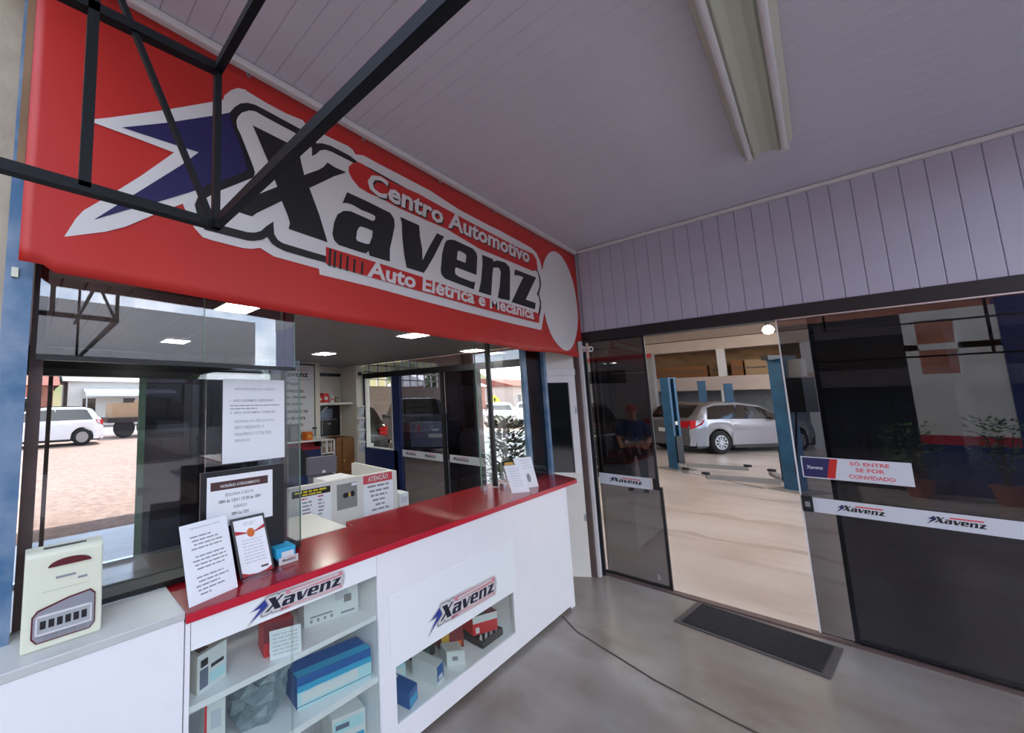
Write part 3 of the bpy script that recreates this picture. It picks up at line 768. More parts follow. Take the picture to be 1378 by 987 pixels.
def _top(b):
    fr = Fr((0, 0, .930), (1, 0, 0), (0, 1, 0), (0, 0, 1))
    pts = [(.449, 1.342), (3.72, 1.342), (3.765, 1.350), (3.80, 1.385), (3.86, 1.545), (3.86, 1.60), (3.80, 1.70), (3.5, 1.745), (1.49, 1.745), (1.477, 1.672), (.449, 1.672)]
    b.slab(fr, pts, 0, .029)
wt = empty('worktop', (2.1, 1.5, .93), 'glossy red counter worktop with a bright red front edge', 'worktop')
part('slab', 'red_top', wt, _top, bevel=.004)
part('edge_strip', 'red_edge', wt, lambda b: b.box(.449, 3.735, 1.3395, 1.3425, .9305, .9585))

# ------------------------------------------------------------------ time clock on the ledge
tk = empty('time_clock', (.115, 1.455, .966), 'cream punch-card time clock with a dark framed display on the white ledge', 'time clock')
TF = Fr((.017, 1.405, .966), (1, 0, 0), (0, .12, 1), (0, -1, .12))
def _tk(b):
    pr = [(1.405, .966), (1.52, .966), (1.52, 1.20), (1.505, 1.222), (1.448, 1.222), (1.437, 1.215)]
    fr = Fr((.017, 0, 0), (0, 1, 0), (0, 0, 1), (1, 0, 0))
    b.slab(fr, pr, 0, .196)
part('body', 'cream', tk, _tk, bevel=.010, seg=3)
pn = part('display_panel', 'maroon', tk, lambda b: b.slab(TF, [(.035, .02), (.165, .02), (.178, .035), (.178, .115), (.165, .128), (.11, .122), (.035, .105), (.022, .09), (.022, .035)], .0005, .004))
part('inner_panel', 'print_grey', pn, lambda b: b.slab(TF, [(.037, .023), (.163, .023), (.175, .037), (.175, .112), (.163, .124), (.11, .118), (.037, .101), (.026, .089), (.026, .037)], .004, .0045))
part('window', 'lcd', pn, lambda b: b.slab(TF, [(.035, .042), (.16, .042), (.165, .048), (.165, .088), (.035, .088)], .004, .007))
part('window_frame', 'trim_white', pn, lambda b: (b.slab(TF, [(.032, .040), (.167, .040), (.167, .044), (.032, .044)], .004, .009), b.slab(TF, [(.032, .086), (.167, .086), (.167, .091), (.032, .091)], .004, .009), b.slab(TF, [(.031, .040), (.036, .040), (.036, .091), (.031, .091)], .004, .009), b.slab(TF, [(.164, .040), (.169, .040), (.169, .091), (.164, .091)], .004, .009)))
part('digit', 'dark_plastic', pn, lambda b: [b.rect(TF, .042 + .02 * i, .056 + .02 * i, .055, .076, .0075) for i in range(6)])
part('keys', 'grey_panel', pn, lambda b: [b.slab(TF, [(.05 + .022 * i, .026), (.065 + .022 * i, .026), (.065 + .022 * i, .034), (.05 + .022 * i, .034)], .004, .006) for i in range(5)])
part('indicator_strip', 'maroon', tk, lambda b: b.slab(TF, [(.055 + .055 * (1 - math.cos(t)) , .212 + .020 * math.sin(t)) for t in [PI * i / 14 for i in range(15)]], .0005, .003))
part('card_slot', 'dark_plastic', tk, lambda b: b.box(.06, .17, 1.46, 1.475, 1.2225, 1.2235))
part('print_mark', 'print_grey', tk, lambda b: (b.rect(TF, .075, .125, .178, .184, .0012), b.rect(TF, .13, .155, .165, .171, .0012)))
part('groove', 'cream_dark', tk, lambda b: b.rect(TF, .045, .16, .148, .150, .0012))

# ------------------------------------------------------------------ service window panes
def pane(name, mat_, x0, x1, y, z0, z1, label, edge='R', fr_x=None):
    r = empty(name, ((x0 + x1) / 2, y, z0), label, kind='structure')
    part('pane', mat_, r, lambda b: b.box(x0, x1, y - .004, y + .004, z0, z1))
    if edge:
        xe = x1 if edge == 'R' else x0
        part('glass_edge', 'pane_edge', r, lambda b: b.box(xe - .0015, xe + .0015, y - .0045, y + .0045, z0, z1))
    return r
w2_ = pane('window_2', 'pane_refl', .036, 1.050, 1.665, .985, 1.86, 'fixed pane of the service window left of the mullion', None)
part('mullion', 'brown_frame', w2_, lambda b: b.box(1.018, 1.034, 1.652, 1.678, .960, 2.125))
w3_ = pane('window_3', 'pane_refl', .605, 1.086, 1.612, .975, 1.86, 'clear sliding pane overlapping the tinted pane', 'R')
part('clip', 'black_metal', w3_, lambda b: b.box(1.03, 1.08, 1.60, 1.624, .96, .976))
w7_ = pane('window_7', 'pane_transom', .012, .985, 1.500, 1.812, 2.14, 'fixed transom pane under the banner, above the sliding panes', 'R')
part('bottom_rail', 'black_metal', w7_, lambda b: b.box(.012, .985, 1.490, 1.512, 1.796, 1.812))
part('seam', 'pane_edge', w7_, lambda b: b.box(.548, .551, 1.495, 1.505, 1.812, 2.14))
w4_ = pane('window_4', 'pane', 2.775, 3.02, 1.645, .965, 2.125, 'narrow clear sliding pane near the right end of the worktop', 'L')
part('clip', 'steel', w4_, lambda b: b.box(2.775, 2.82, 1.63, 1.66, .9595, .985))
part('stile', 'black_metal', w4_, lambda b: b.box(2.955, 2.985, 1.63, 1.66, .965, 2.125))
w5_ = pane('window_5', 'pane', 2.985, 3.46, 1.605, .965, 2.125, 'clear sliding pane right of the black stile', None)
part('stile', 'blue_steel', w5_, lambda b: b.box(3.46, 3.52, 1.59, 1.62, .9595, 2.125))
part('clip', 'steel', w5_, lambda b: b.box(2.99, 3.03, 1.59, 1.62, .9595, .985))
w6_ = pane('window_6', 'pane_black', 3.52, 3.80, 1.59, .9595, 2.125, 'near-black glass strip at the right end of the window', None)
part('stile', 'blue_steel', w6_, lambda b: b.box(3.80, 3.845, 1.56, 1.62, .9595, 2.12))
struct('trim_10', 'blue_steel', lambda b: b.box(3.845, 3.90, 1.58, 1.66, 0, 2.12), 'blue end post of the service window')

# ------------------------------------------------------------------ white angled side door between counter and glass doors
A_, B_ = Vector((3.895, 1.80, 0)), Vector((4.225, 1.47, 0))
dv = (B_ - A_).normalized(); dl = (B_ - A_).length
FD = Fr(A_, dv, (0, 0, 1), (-dv.y * -1, dv.x * -1, 0))
if FD.n.dot(Vector((-1, -1, 0))) < 0: FD.n = -FD.n
sd = empty('door_1', (4.06, 1.63, 0), 'white angled side door with a dark glass panel', kind='structure')
def rslab(b, x0, x1, z0, z1, l0, l1):
    b.slab(FD, [(x0, z0), (x1, z0), (x1, z1), (x0, z1)], l0, l1)
part('lower_panel', 'white_wall', sd, lambda b: rslab(b, 0, dl, 0, .94, -.02, .02))
part('upper_panel', 'white_wall', sd, lambda b: rslab(b, 0, dl, 1.93, 2.16, -.02, .02))
part('lintel', 'trim_white', sd, lambda b: rslab(b, 0, dl, 1.87, 1.93, -.02, .035))
part('stile', 'trim_white', sd, lambda b: rslab(b, 0, .06, .94, 1.87, -.02, .02))
part('stile', 'trim_white', sd, lambda b: rslab(b, dl - .06, dl, .94, 1.87, -.02, .02))
part('rail', 'trim_white', sd, lambda b: rslab(b, .06, dl - .06, 1.80, 1.87, -.02, .02))
part('dark_glass', 'car_glass', sd, lambda b: rslab(b, .06, dl - .06, .94, 1.80, -.004, .004))
part('hinge', 'steel', sd, lambda b: (rslab(b, dl - .02, dl - .005, 1.5, 1.56, .02, .028), rslab(b, dl - .02, dl - .005, .5, .56, .02, .028)))
struct('trim_11', 'brown_frame', lambda b: b.box(4.225, 4.262, 1.42, 1.47, 0, 2.2), 'brown strip beside the white jamb')
struct('trim_12', 'trim_white', lambda b: b.box(4.262, 4.31, 1.40, 1.46, 0, 2.2), 'white door jamb in the corner')
struct('trim_13', 'navy_steel', lambda b: (b.box(4.32, 4.42, 1.40, 1.455, 0, 2.204), b.box(4.335, 4.36, 1.385, 1.40, 0, 2.204)), 'navy steel door post in the corner')

# ------------------------------------------------------------------ front glass doors
def label_strip(parent, fr, x0, x1, z0, z1, n, w, off):
    st = MB().rect(fr, x0, x1, z0, z1, .001).build('label_strip', 'print_pale', parent)
    for i in range(n):
        xs = x0 + off + i * w
        b = MB()
        word_print(b, fr, xs, xs + w * .62, z0 + .012, z1 - .014, .002)
        b.build('lettering', None, st)
    return st
d2 = empty('door_2', (4.43, 1.17, 0), 'fixed dark glass door panel in the corner with a white logo strip', kind='structure')
part('pane_upper', 'pane_dark', d2, lambda b: b.box(4.426, 4.434, .955, 1.385, .928, 2.204))
part('pane_lower', 'pane_film', d2, lambda b: b.box(4.420, 4.428, .935, 1.385, .03, .832))
part('edge_stile', 'black_metal', d2, lambda b: (b.box(4.415, 4.44, .925, .945, .0, .86), b.box(4.415, 4.44, .945, .962, .83, 2.204)))
part('bottom_rail', 'black_metal', d2, lambda b: b.box(4.412, 4.442, .925, 1.40, .0, .03))
part('handle', 'black_metal', d2, lambda b: b.box(4.40, 4.425, .955, .985, .835, .93))
part('floor_bolt', 'steel', d2, lambda b: b.box(4.408, 4.416, 1.00, 1.02, .07, .11))
F2 = Fr((4.418, 1.39, 0), (0, -1, 0), (0, 0, 1), (-1, 0, 0))
label_strip(d2, F2, 0.0, .395, .828, .928, 1, .44, .07)

d3 = empty('door_3', (4.405, -.3, 0), 'sliding dark glass door pushed open, with warning sign and logo strip', kind='structure')
part('pane', 'pane_film', d3, lambda b: b.box(4.396, 4.404, -1.0, .160, .02, 2.204))
part('edge_strip', 'trim_white', d3, lambda b: b.box(4.394, 4.406, .158, .166, .02, 2.204))
part('handle', 'black_metal', d3, lambda b: (b.box(4.375, 4.394, .112, .16, .832, .94),))
part('handle_plate', 'steel', d3, lambda b: b.box(4.371, 4.376, .125, .147, .865, .90))
part('top_track', 'steel', d3, lambda b: b.box(4.38, 4.41, -2.4, .165, 2.196, 2.205))
F3 = Fr((4.394, .112, 0), (0, -1, 0), (0, 0, 1), (-1, 0, 0))
label_strip(d3, F3, 0.0, 1.1, .832, .930, 3, .33, .09)

d4 = empty('door_4', (4.45, -1.1, 0), 'fixed dark glass panel right of the doorway', kind='structure')
part('pane', 'pane_dark', d4, lambda b: b.box(4.446, 4.454, -1.15, .0, .03, 2.204))
part('pane', 'pane_dark', d4, lambda b: b.box(4.446, 4.454, -2.4, -1.19, .03, 2.204))
part('stile', 'black_metal', d4, lambda b: b.box(4.432, 4.468, .0, .022, 0, 2.204))
part('stile', 'black_metal', d4, lambda b: b.box(4.432, 4.468, -1.19, -1.15, 0, 2.204))
part('bottom_rail', 'black_metal', d4, lambda b: b.box(4.41, 4.468, -2.4, .0, 0, .03))

sg = empty('warning_sign', (4.392, -.08, 1.06), 'white rectangular sign with navy and red left end on the sliding glass door', 'sign')
FS = Fr((4.3935, .139, 0), (0, -1, 0), (0, 0, 1), (-1, 0, 0))
part('board', 'print_pale', sg, lambda b: b.slab(FS, [(0, 1.066), (.435, 1.066), (.435, 1.211), (0, 1.211)], 0, .004))
part('navy_field', 'print_navy', sg, lambda b: b.flat(FS, [(.006, 1.073), (.105, 1.073), (.125, 1.205), (.006, 1.205)], .0045))
part('red_field', 'print_red', sg, lambda b: b.flat(FS, [(.105, 1.073), (.138, 1.073), (.158, 1.205), (.125, 1.205)], .0046))
for s_, x_, z_, h_, w_, mm in (('SÓ ENTRE', .205, 1.170, .030, .150, 'print_pink'), ('SE FOR', .225, 1.130, .026, .110, 'print_pink'), ('CONVIDADO', .195, 1.085, .026, .175, 'print_pink'), ('Xavenz', .022, 1.128, .024, .070, 'print_pale')):
    MB().text(FS, s_, x_, z_, h_, w_, .005, bold=.02).build('lettering', mm, sg)

# ------------------------------------------------------------------ door mat, security camera
mt = empty('door_mat', (4.07, .45, 0), 'dark rubber door mat with a grey border at the open doorway', 'mat')
FM = Fr((3.775, .125, 0), (.994, -.11, 0), (.11, .994, 0), (0, 0, 1))
part('pad', 'rubber', mt, lambda b: b.slab(FM, [(.03, .035), (.47, .035), (.47, .665), (.03, .665)], .0, .014))
part('border', 'rubber_edge', mt, lambda b: b.slab(FM, [(0, 0), (.50, 0), (.50, .70), (0, .70)], .0, .009), bevel=.004)
def _ribs(b):
    for i in range(21):
        b.slab(FM, [(.035 + .021 * i, .04), (.045 + .021 * i, .04), (.045 + .021 * i, .66), (.035 + .021 * i, .66)], .014, .017)
part('ribs', 'rubber', mt, _ribs)
sc = empty('security_camera', (4.29, 1.37, 2.10), 'small white bullet security camera at the banner corner', 'camera')
part('body', 'trim_white', sc, lambda b: b.tube((4.315, 1.40, 2.125), (4.262, 1.315, 2.112), .026, .026, 16), smooth=False)
part('lens', 'dark_plastic', sc, lambda b: b.tube((4.2625, 1.316, 2.112), (4.2605, 1.313, 2.1115), .015, .015, 14))
part('bracket', 'trim_white', sc, lambda b: (b.box(4.28, 4.32, 1.398, 1.408, 2.09, 2.16), b.tube((4.30, 1.40, 2.15), (4.30, 1.385, 2.135), .012)))

# ------------------------------------------------------------------ papers and stands
def sheet(name, fr, x0, x1, z0, z1, label, cat='notice', th=.001, group=None):
    c = fr.p((x0 + x1) / 2, z0)
    r = empty(name, c, label, cat, group)
    MB().slab(fr, [(x0, z0), (x1, z0), (x1, z1), (x0, z1)], 0, th).build('sheet', 'paper', r)
    return r
FG = Fr((0, 1.606, 0), (1, 0, 0), (0, 0, 1), (0, -1, 0))
# large notice taped to the pane
nt1 = sheet('window_notice', FG, .678, .994, 1.388, 1.757, 'large white notice sheet taped to the window pane beside the mullion')
def _n1(b):
    b.m('print_grey')
    b.text(FG, 'INFORMAÇÕES AO CLIENTE', .735, 1.706, .014, .205, .0016)
    b.text(FG, '1  NÃO FAZEMOS CREDIÁRIO', .712, 1.655, .014, .222, .0016, bold=.01)
    b.words(FG, .712, .965, 1.636, .004, .0016, 1).words(FG, .712, .845, 1.622, .004, .0016, 2)
    b.text(FG, '2  NÃO ACEITAMOS CHEQUES', .712, 1.600, .014, .228, .0016, bold=.01)
    for i, s_ in enumerate(('ENTREGA DO VEÍCULO SÓ É', 'FEITO MEDIANTE O', 'PAGAMENTO TOTAL DOS', 'SERVIÇOS')):
        b.text(FG, s_, .735, 1.562 - .029 * i, .014, (.20, .145, .185, .075)[i], .0016)
_N1 = _n1
# opening hours on a black board
FH = Fr((0, 1.535, 0), (1, 0, 0), (0, 0, 1), (0, -1, 0))
hb = empty('hours_board', (.74, 1.54, .959), 'black framed opening-hours notice standing behind the leaning sheets', 'notice')
part('board', 'dark_plastic', hb, lambda b: b.slab(FH, [(.560, .959), (.945, .959), (.945, 1.372), (.560, 1.372)], -.012, 0))
sp = part('sheet', 'paper', hb, lambda b: b.rect(FH, .585, .886, 1.150, 1.352, .001))
def _n2(b):
    b.m('print_brown').rect(FH, .600, .862, 1.296, 1.330, .0016)
    b.m('print_white').text(FH, 'HORÁRIO ATENDIMENTO', .642, 1.305, .015, .178, .0022, bold=.02)
    b.m('print_grey').text(FH, 'SEGUNDA À SEXTA', .662, 1.268, .015, .130, .0018, bold=.01)
    b.m('print_black').text(FH, '08H às 12H / 13:30 às 18H', .635, 1.243, .013, .19, .0018, bold=.01)
    b.m('print_grey').text(FH, 'SÁBADO', .700, 1.216, .015, .06, .0018, bold=.01)
    b.m('print_black').text(FH, '08H às 12H', .692, 1.188, .013, .076, .0018, bold=.01)
class Lines(MB):
    def __init__(s, parent): MB.__init__(s); s.par = parent
    def text(s, *a, **k):
        q = MB(); q.text(*a, **k); q.build('text_line', s.mats[s.cur], s.par); return s
_b = Lines(sp); _n2(_b); _b.build('heading_bar', 'print_brown', sp)
_b = Lines(nt1); _N1(_b); _b.build('fine_print', None, nt1)
# leaning info sheet in an acrylic stand
FI = Fr((.470, 1.378, .959), (.985, .175, 0), (-.06, .33, 1), None)
if FI.n.y > 0: FI.n = -FI.n
ns = sheet('leaning_notice', FI, 0.0, .198, 0.0, .262, 'leaning white information sheet nearest the front edge of the red worktop', th=.0015)
def _n3(b):
    b.m('print_grey').text(FI, 'INFORMAÇÕES AO CLIENTE', .04, .240, .007, .125, .0022)
    for i in range(15):
        if i in (4, 9): continue
        b.words(FI, .035 + .006 * (i % 3), (.12, .15, .17, .16, 0, .165, .17, .175, .16, 0, .15, .17, .13, .155, .09)[i], .212 - .0135 * i, .0045, .0022, i)
_b = MB(); _n3(_b); _b.build('print', None, ns)
part('stand', 'acrylic', ns, lambda b: b.slab(FI, [(0, 0), (.20, 0), (.20, .264), (0, .264)], -.005, -.002))
# award certificate
FA = Fr((.705, 1.455, .962), (1, 0.02, 0), (-.10, .26, 1), None)
if FA.n.y > 0: FA.n = -FA.n
aw = empty('award_plaque', (.77, 1.47, .959), 'white award certificate with red ribbon and bronze seal in a clear stand', 'plaque')
part('backing', 'dark_plastic', aw, lambda b: b.slab(FA, [(-.008, 0), (.148, 0), (.148, .225), (-.008, .225)], -.006, -.002))
part('card', 'paper', aw, lambda b: b.slab(FA, [(.002, .018), (.03, .008), (.07, .004), (.11, .008), (.138, .018), (.138, .215), (.002, .215)], -.001, 0))
part('ribbon', 'red_stripe', aw, lambda b: (b.flat(FA, [(.002, .160), (.002, .176), (.052, .163), (.052, .159)], .001), b.flat(FA, [(.138, .168), (.138, .182), (.088, .163), (.088, .159)], .001)))
part('seal', 'orange', aw, lambda b: b.slab(FA, [(.07 + .017 * math.cos(2 * PI * i / 18), .160 + .017 * math.sin(2 * PI * i / 18)) for i in range(18)], .0, .003))
part('lower_band', 'red_stripe', aw, lambda b: b.flat(FA, [(.002, .002), (.138, .002), (.138, .018), (.11, .008), (.07, .004), (.03, .008), (.002, .018)], .0))
def _n4(b):
    b.m('print_pale')
    b.words(FA, .04, .10, .198, .004, .001, 3).words(FA, .045, .095, .190, .004, .001, 4)
    for i in range(8): b.words(FA, .025, .118, .132 - .012 * i, .004, .001, i + 5)
    b.m('print_brown').rect(FA, .088, .122, .020, .027, .001)
_b = MB(); _n4(_b); _b.build('print', None, aw)
part('stand_foot', 'acrylic', aw, lambda b: b.box(.69, .875, 1.42, 1.53, .9595, .966))
# business card box
cb = empty('card_holder', (.925, 1.50, .959), 'black card holder filled with bright blue cards beside the mullion', 'card holder')
part('tray', 'dark_plastic', cb, lambda b: (b.box(.868, .978, 1.47, 1.56, .9595, .965), b.box(.868, .978, 1.555, 1.56, .965, .99), b.box(.868, .872, 1.47, 1.56, .965, .985), b.box(.974, .978, 1.47, 1.56, .965, .985), b.box(.868, .978, 1.47, 1.474, .965, .978)))
part('cards', 'box_cyan', cb, lambda b: b.box(.874, .972, 1.482, 1.552, .965, 1.022), bevel=.002)
part('card_print', 'box_white', cb, lambda b: b.box(.90, .962, 1.4805, 1.482, .985, 1.006))
FK = Fr((.868, 1.469, 0), (1, 0, 0), (0, 0, 1), (0, -1, 0))
fl_ = part('front_label', 'print_white', cb, lambda b: b.rect(FK, .010, .108, .9605, .990, .001))
_b = MB(); word_print(_b, FK, .02, .10, .965, .986, .0016); _b.build('lettering', None, fl_)
# two sheets at the right end
FR1 = Fr((2.845, 1.452, .960), (.93, -.37, 0), (-.16, .17, 1), None)
if FR1.n.y > 0: FR1.n = -FR1.n
r1 = sheet('clipboard_sheet', FR1, 0, .16, 0, .215, 'white sheet held by a bulldog clip at the right end of the red worktop', th=.003)
part('clip', 'black_metal', r1, lambda b: b.slab(FR1, [(-.01, .205), (.10, .205), (.085, .232), (.06, .24), (.02, .24), (.0, .232)], -.004, .010), bevel=.002)
part('clip_plate', 'box_yellow', r1, lambda b: b.slab(FR1, [(.0, .208), (.085, .208), (.075, .226), (.01, .226)], .010, .012))
_b = MB(); _b.m('print_pale')
for i in range(8): _b.words(FR1, .03, .12, .175 - .018 * i, .005, .004, i)
_b.build('print', None, r1)
FR2 = Fr((3.03, 1.475, .960), (.97, -.22, 0), (-.16, .12, 1), None)
if FR2.n.y > 0: FR2.n = -FR2.n
r2 = sheet('leaflet_sheet', FR2, 0, .20, 0, .235, 'white leaflet with a grey oval emblem behind the clipped sheet', th=.0015)
part('emblem', 'print_grey', r2, lambda b: b.flat(FR2, [(.115 + .022 * math.cos(2 * PI * i / 20), .075 + .034 * math.sin(2 * PI * i / 20)) for i in range(20)], .0022))
_b = MB(); _b.m('print_pale')
for i in range(4): _b.words(FR2, .06, .17, .21 - .02 * i, .006, .0022, i)
_b.build('print', None, r2)

# ------------------------------------------------------------------ goods in the display cabinets
def carton(name, c, sz, rot, body, label, faces=(), cat='box', group=None, lid=None):
    """faces: list of (side, x0,x1,z0,z1, material) print patches, in fractions of the face"""
    r = empty(name, c, label, cat, group, rz=rot)
    hx, hy, hz = sz[0] / 2, sz[1] / 2, sz[2]
    o = MB().box(-hx, hx, -hy, hy, 0, hz).build('carton', body, None, bevel=.0015, seg=1)
    o.parent = r
    frs = {'F': (Fr((-hx, -hy, 0), (1, 0, 0), (0, 0, 1), (0, -1, 0)), sz[0], hz), 'T': (Fr((-hx, -hy, hz), (1, 0, 0), (0, 1, 0), (0, 0, 1)), sz[0], sz[1]),
           'R': (Fr((hx, -hy, 0), (0, 1, 0), (0, 0, 1), (1, 0, 0)), sz[1], hz), 'L': (Fr((-hx, hy, 0), (0, -1, 0), (0, 0, 1), (-1, 0, 0)), sz[1], hz)}
    if faces:
        b = MB()
        for k, (s, x0, x1, z0, z1, mm) in enumerate(faces):
            fr, w, h = frs[s]
            b.m(mm).rect(fr, x0 * w, x1 * w, z0 * h, z1 * h, .0006 + .0004 * k)
        p = b.build('patches', None, None); p.parent = r
    if lid:
        q = MB().box(-hx - .001, hx + .001, -hy - .001, hy + .001, hz * .82, hz + .002).build('lid', lid, None); q.parent = r
    return r
carton('sensor_box', (.555, 1.46, .656), (.125, .10, .125), math.radians(16), 'box_cream', 'cream carton with a dark device picture on the left of the upper cabinet shelf',
       (('F', .0, 1, .0, 1, 'box_white'), ('F', .08, .36, .1, .6, 'slate_paint'), ('F', .45, .9, .5, .6, 'dark_plastic'), ('F', .4, .95, .12, .4, 'box_paleblue'), ('F', .1, .34, .66, .85, 'dark_plastic'), ('T', .1, .45, .1, .4, 'print_brown')))
carton('red_box', (.853, 1.452, .656), (.125, .09, .125), math.radians(-14), 'box_red', 'red carton with a white emblem on the upper cabinet shelf',
       (('F', .0, 1, .42, 1, 'box_darkred'), ('F', .3, .75, .14, .28, 'box_white'), ('F', .18, .28, .10, .32, 'box_white')))
FP = Fr((.795, 1.398, .656), (.97, -.24, 0), (-.02, .02, 1), (-.24, -.97, 0))
lf = sheet('price_leaflet', FP, 0, .13, 0, .105, 'small white price sheet leaning on the red carton', 'leaflet')
_b = MB(); _b.m('print_pale')
for i in range(6): _b.words(FP, .012, .115, .085 - .014 * i, .005, .0016, i)
_b.build('print', None, lf)
carton('white_parts_box', (1.165, 1.50, .656), (.29, .07, .165), math.radians(-8), 'box_white', 'wide white carton with line drawings of parts on the upper cabinet shelf',
       (('F', .55, .8, .45, .75, 'print_pale'), ('F', .72, .86, .35, .55, 'grey_panel'), ('F', .1, .5, .2, .24, 'print_grey'), ('F', .1, .14, .08, .16, 'print_grey'), ('F', .22, .26, .08, .16, 'print_grey'), ('F', .34, .38, .08, .16, 'print_grey'), ('F', .46, .5, .08, .16, 'print_grey'), ('F', .6, .95, .8, .9, 'box_paleblue'), ('F', .65, .92, .08, .13, 'print_grey')))
carton('long_blue_box', (1.135, 1.46, .392), (.38, .11, .12), math.radians(-7), 'box_blue', 'long blue and white carton lying on the middle cabinet shelf',
       (('F', 0, 1, 0, .55, 'box_paleblue'), ('F', .05, .8, .18, .48, 'box_white'), ('F', .0, 1, .08, .11, 'slate_paint'), ('F', .22, .32, .4, .75, 'box_white'), ('F', .68, .78, .4, .75, 'box_white'), ('F', 0, 1, .55, .75, 'box_cyan'), ('T', 0, 1, 0, .35, 'box_cyan')))
# crumpled grey plastic bag
bgv = MB()
rn = random.Random(3)
prof = []
N1_, N2_ = 12, 9
vsb = []
for j in range(N2_):
    w_ = j / (N2_ - 1)
    rr = .085 * math.sin(PI * min(1, .12 + w_ * .80)) ** .7 + .012
    for i in range(N1_):
        t = 2 * PI * i / N1_
        k = 1 + .35 * rn.uniform(-1, 1)
        vsb.append((.775 + rr * k * 1.15 * math.cos(t) + .07 * w_, 1.50 + rr * k * .75 * math.sin(t), .392 + .225 * w_))
fsb = [(j * N1_ + i, j * N1_ + (i + 1) % N1_, (j + 1) * N1_ + (i + 1) % N1_, (j + 1) * N1_ + i) for j in range(N2_ - 1) for i in range(N1_)]
fsb.append(tuple(range(N1_))); fsb.append(tuple(range((N2_ - 1) * N1_, N2_ * N1_)))
bgv.add(vsb, fsb)
bag = empty('plastic_bag', (.80, 1.5, .392), 'crumpled grey plastic parts bag on the middle cabinet shelf', 'bag')
bgv.build('bag_body', 'bag_grey', bag)
part('tie', 'box_white', bag, lambda b: b.tube((.83, 1.49, .60), (.87, 1.44, .585), .008))
carton('slim_white_box', (.595, 1.47, .392), (.075, .09, .20), math.radians(-10), 'box_white', 'upright slim white carton with a red edge left of the grey bag',
       (('F', 0, .12, 0, 1, 'box_red'), ('F', .3, .8, .55, .85, 'print_pale')))
carton('cyan_filter_box', (1.22, 1.47, .101), (.17, .10, .16), math.radians(-12), 'box_white', 'white and cyan carton on the bottom of the display cabinet',
       (('F', .55, .95, .1, .45, 'box_cyan'), ('F', .05, .95, .62, .9, 'box_paleblue'), ('F', .1, .5, .7, .82, 'slate_paint'), ('R', .1, .9, .5, .9, 'box_cyan')))
carton('small_dark_box', (1.05, 1.46, .101), (.09, .09, .09), .2, 'print_brown', 'small dark carton on the bottom of the display cabinet', (('F', .1, .5, .3, .7, 'box_red'),))
Z2 = .139
carton('blue_spark_box', (1.585, 1.475, Z2), (.095, .18, .075), math.radians(14), 'box_blue', 'blue carton at the left end of the low display window', (('F', .1, .9, .1, .6, 'box_cyan'), ('T', .1, .9, .55, .62, 'box_white')))
carton('blue_white_box', (1.815, 1.46, Z2), (.075, .15, .10), math.radians(10), 'box_white', 'narrow blue and white carton in the middle of the low display window', (('F', .0, 1, .25, 1, 'box_blue'), ('F', .2, .8, .3, .5, 'box_white'), ('R', .1, .9, .2, .8, 'box_paleblue')))
carton('white_cube_box', (2.04, 1.455, Z2), (.11, .085, .075), math.radians(-30), 'box_white', 'small white carton right of the narrow blue one in the low display window', (('F', .3, .6, .35, .65, 'grey_panel'), ('R', .3, .7, .3, .7, 'grey_panel'), ('T', .1, .9, .1, .9, 'box_cream')))
carton('red_filter_box', (2.15, 1.57, Z2), (.16, .12, .12), math.radians(-20), 'box_darkred', 'dark red carton with orange print in the low display window', (('F', .0, .35, .0, 1, 'box_yellow'), ('F', .45, .9, .15, .35, 'orange'), ('R', .1, .9, .2, .5, 'orange')))
carton('red_white_box', (2.385, 1.50, Z2 + .046), (.20, .14, .11), math.radians(-16), 'box_red', 'red and white carton with a green lid flap on top of the black parts tray', (('F', .0, 1, .62, 1, 'box_white'), ('F', .1, .25, .1, .4, 'box_white'), ('T', .0, .55, .0, 1, 'box_green'), ('T', .55, 1, 0, 1, 'box_darkred'), ('R', .0, 1, .62, 1, 'box_white')))
tr_ = empty('parts_tray', (2.385, 1.49, Z2), 'black tray of parts under the red and white carton', 'tray')
part('tray_body', 'dark_plastic', tr_, lambda b: (b.box(2.27, 2.51, 1.40, 1.60, Z2, Z2 + .006), b.box(2.27, 2.51, 1.40, 1.406, Z2, Z2 + .04), b.box(2.27, 2.51, 1.594, 1.60, Z2, Z2 + .04), b.box(2.27, 2.276, 1.406, 1.594, Z2, Z2 + .04), b.box(2.504, 2.51, 1.406, 1.594, Z2, Z2 + .04)))
part('blister', 'box_white', tr_, lambda b: [b.tube((2.29 + .03 * i, 1.425 + .015 * (i % 2), Z2 + .006), (2.29 + .03 * i, 1.425 + .015 * (i % 2), Z2 + .045), .008, .006, 8) for i in range(7)])
carton('black_coil_box', (1.93, 1.60, Z2), (.16, .10, .10), .1, 'dark_plastic', 'black carton at the back of the low display window', (('F', .2, .6, .3, .6, 'box_green'),))
carton('grey_pack_box', (1.69, 1.60, Z2), (.10, .10, .07), -.2, 'box_paleblue', 'pale blue carton behind the blue carton in the low display window', (('F', .1, .9, .3, .7, 'box_white'),))

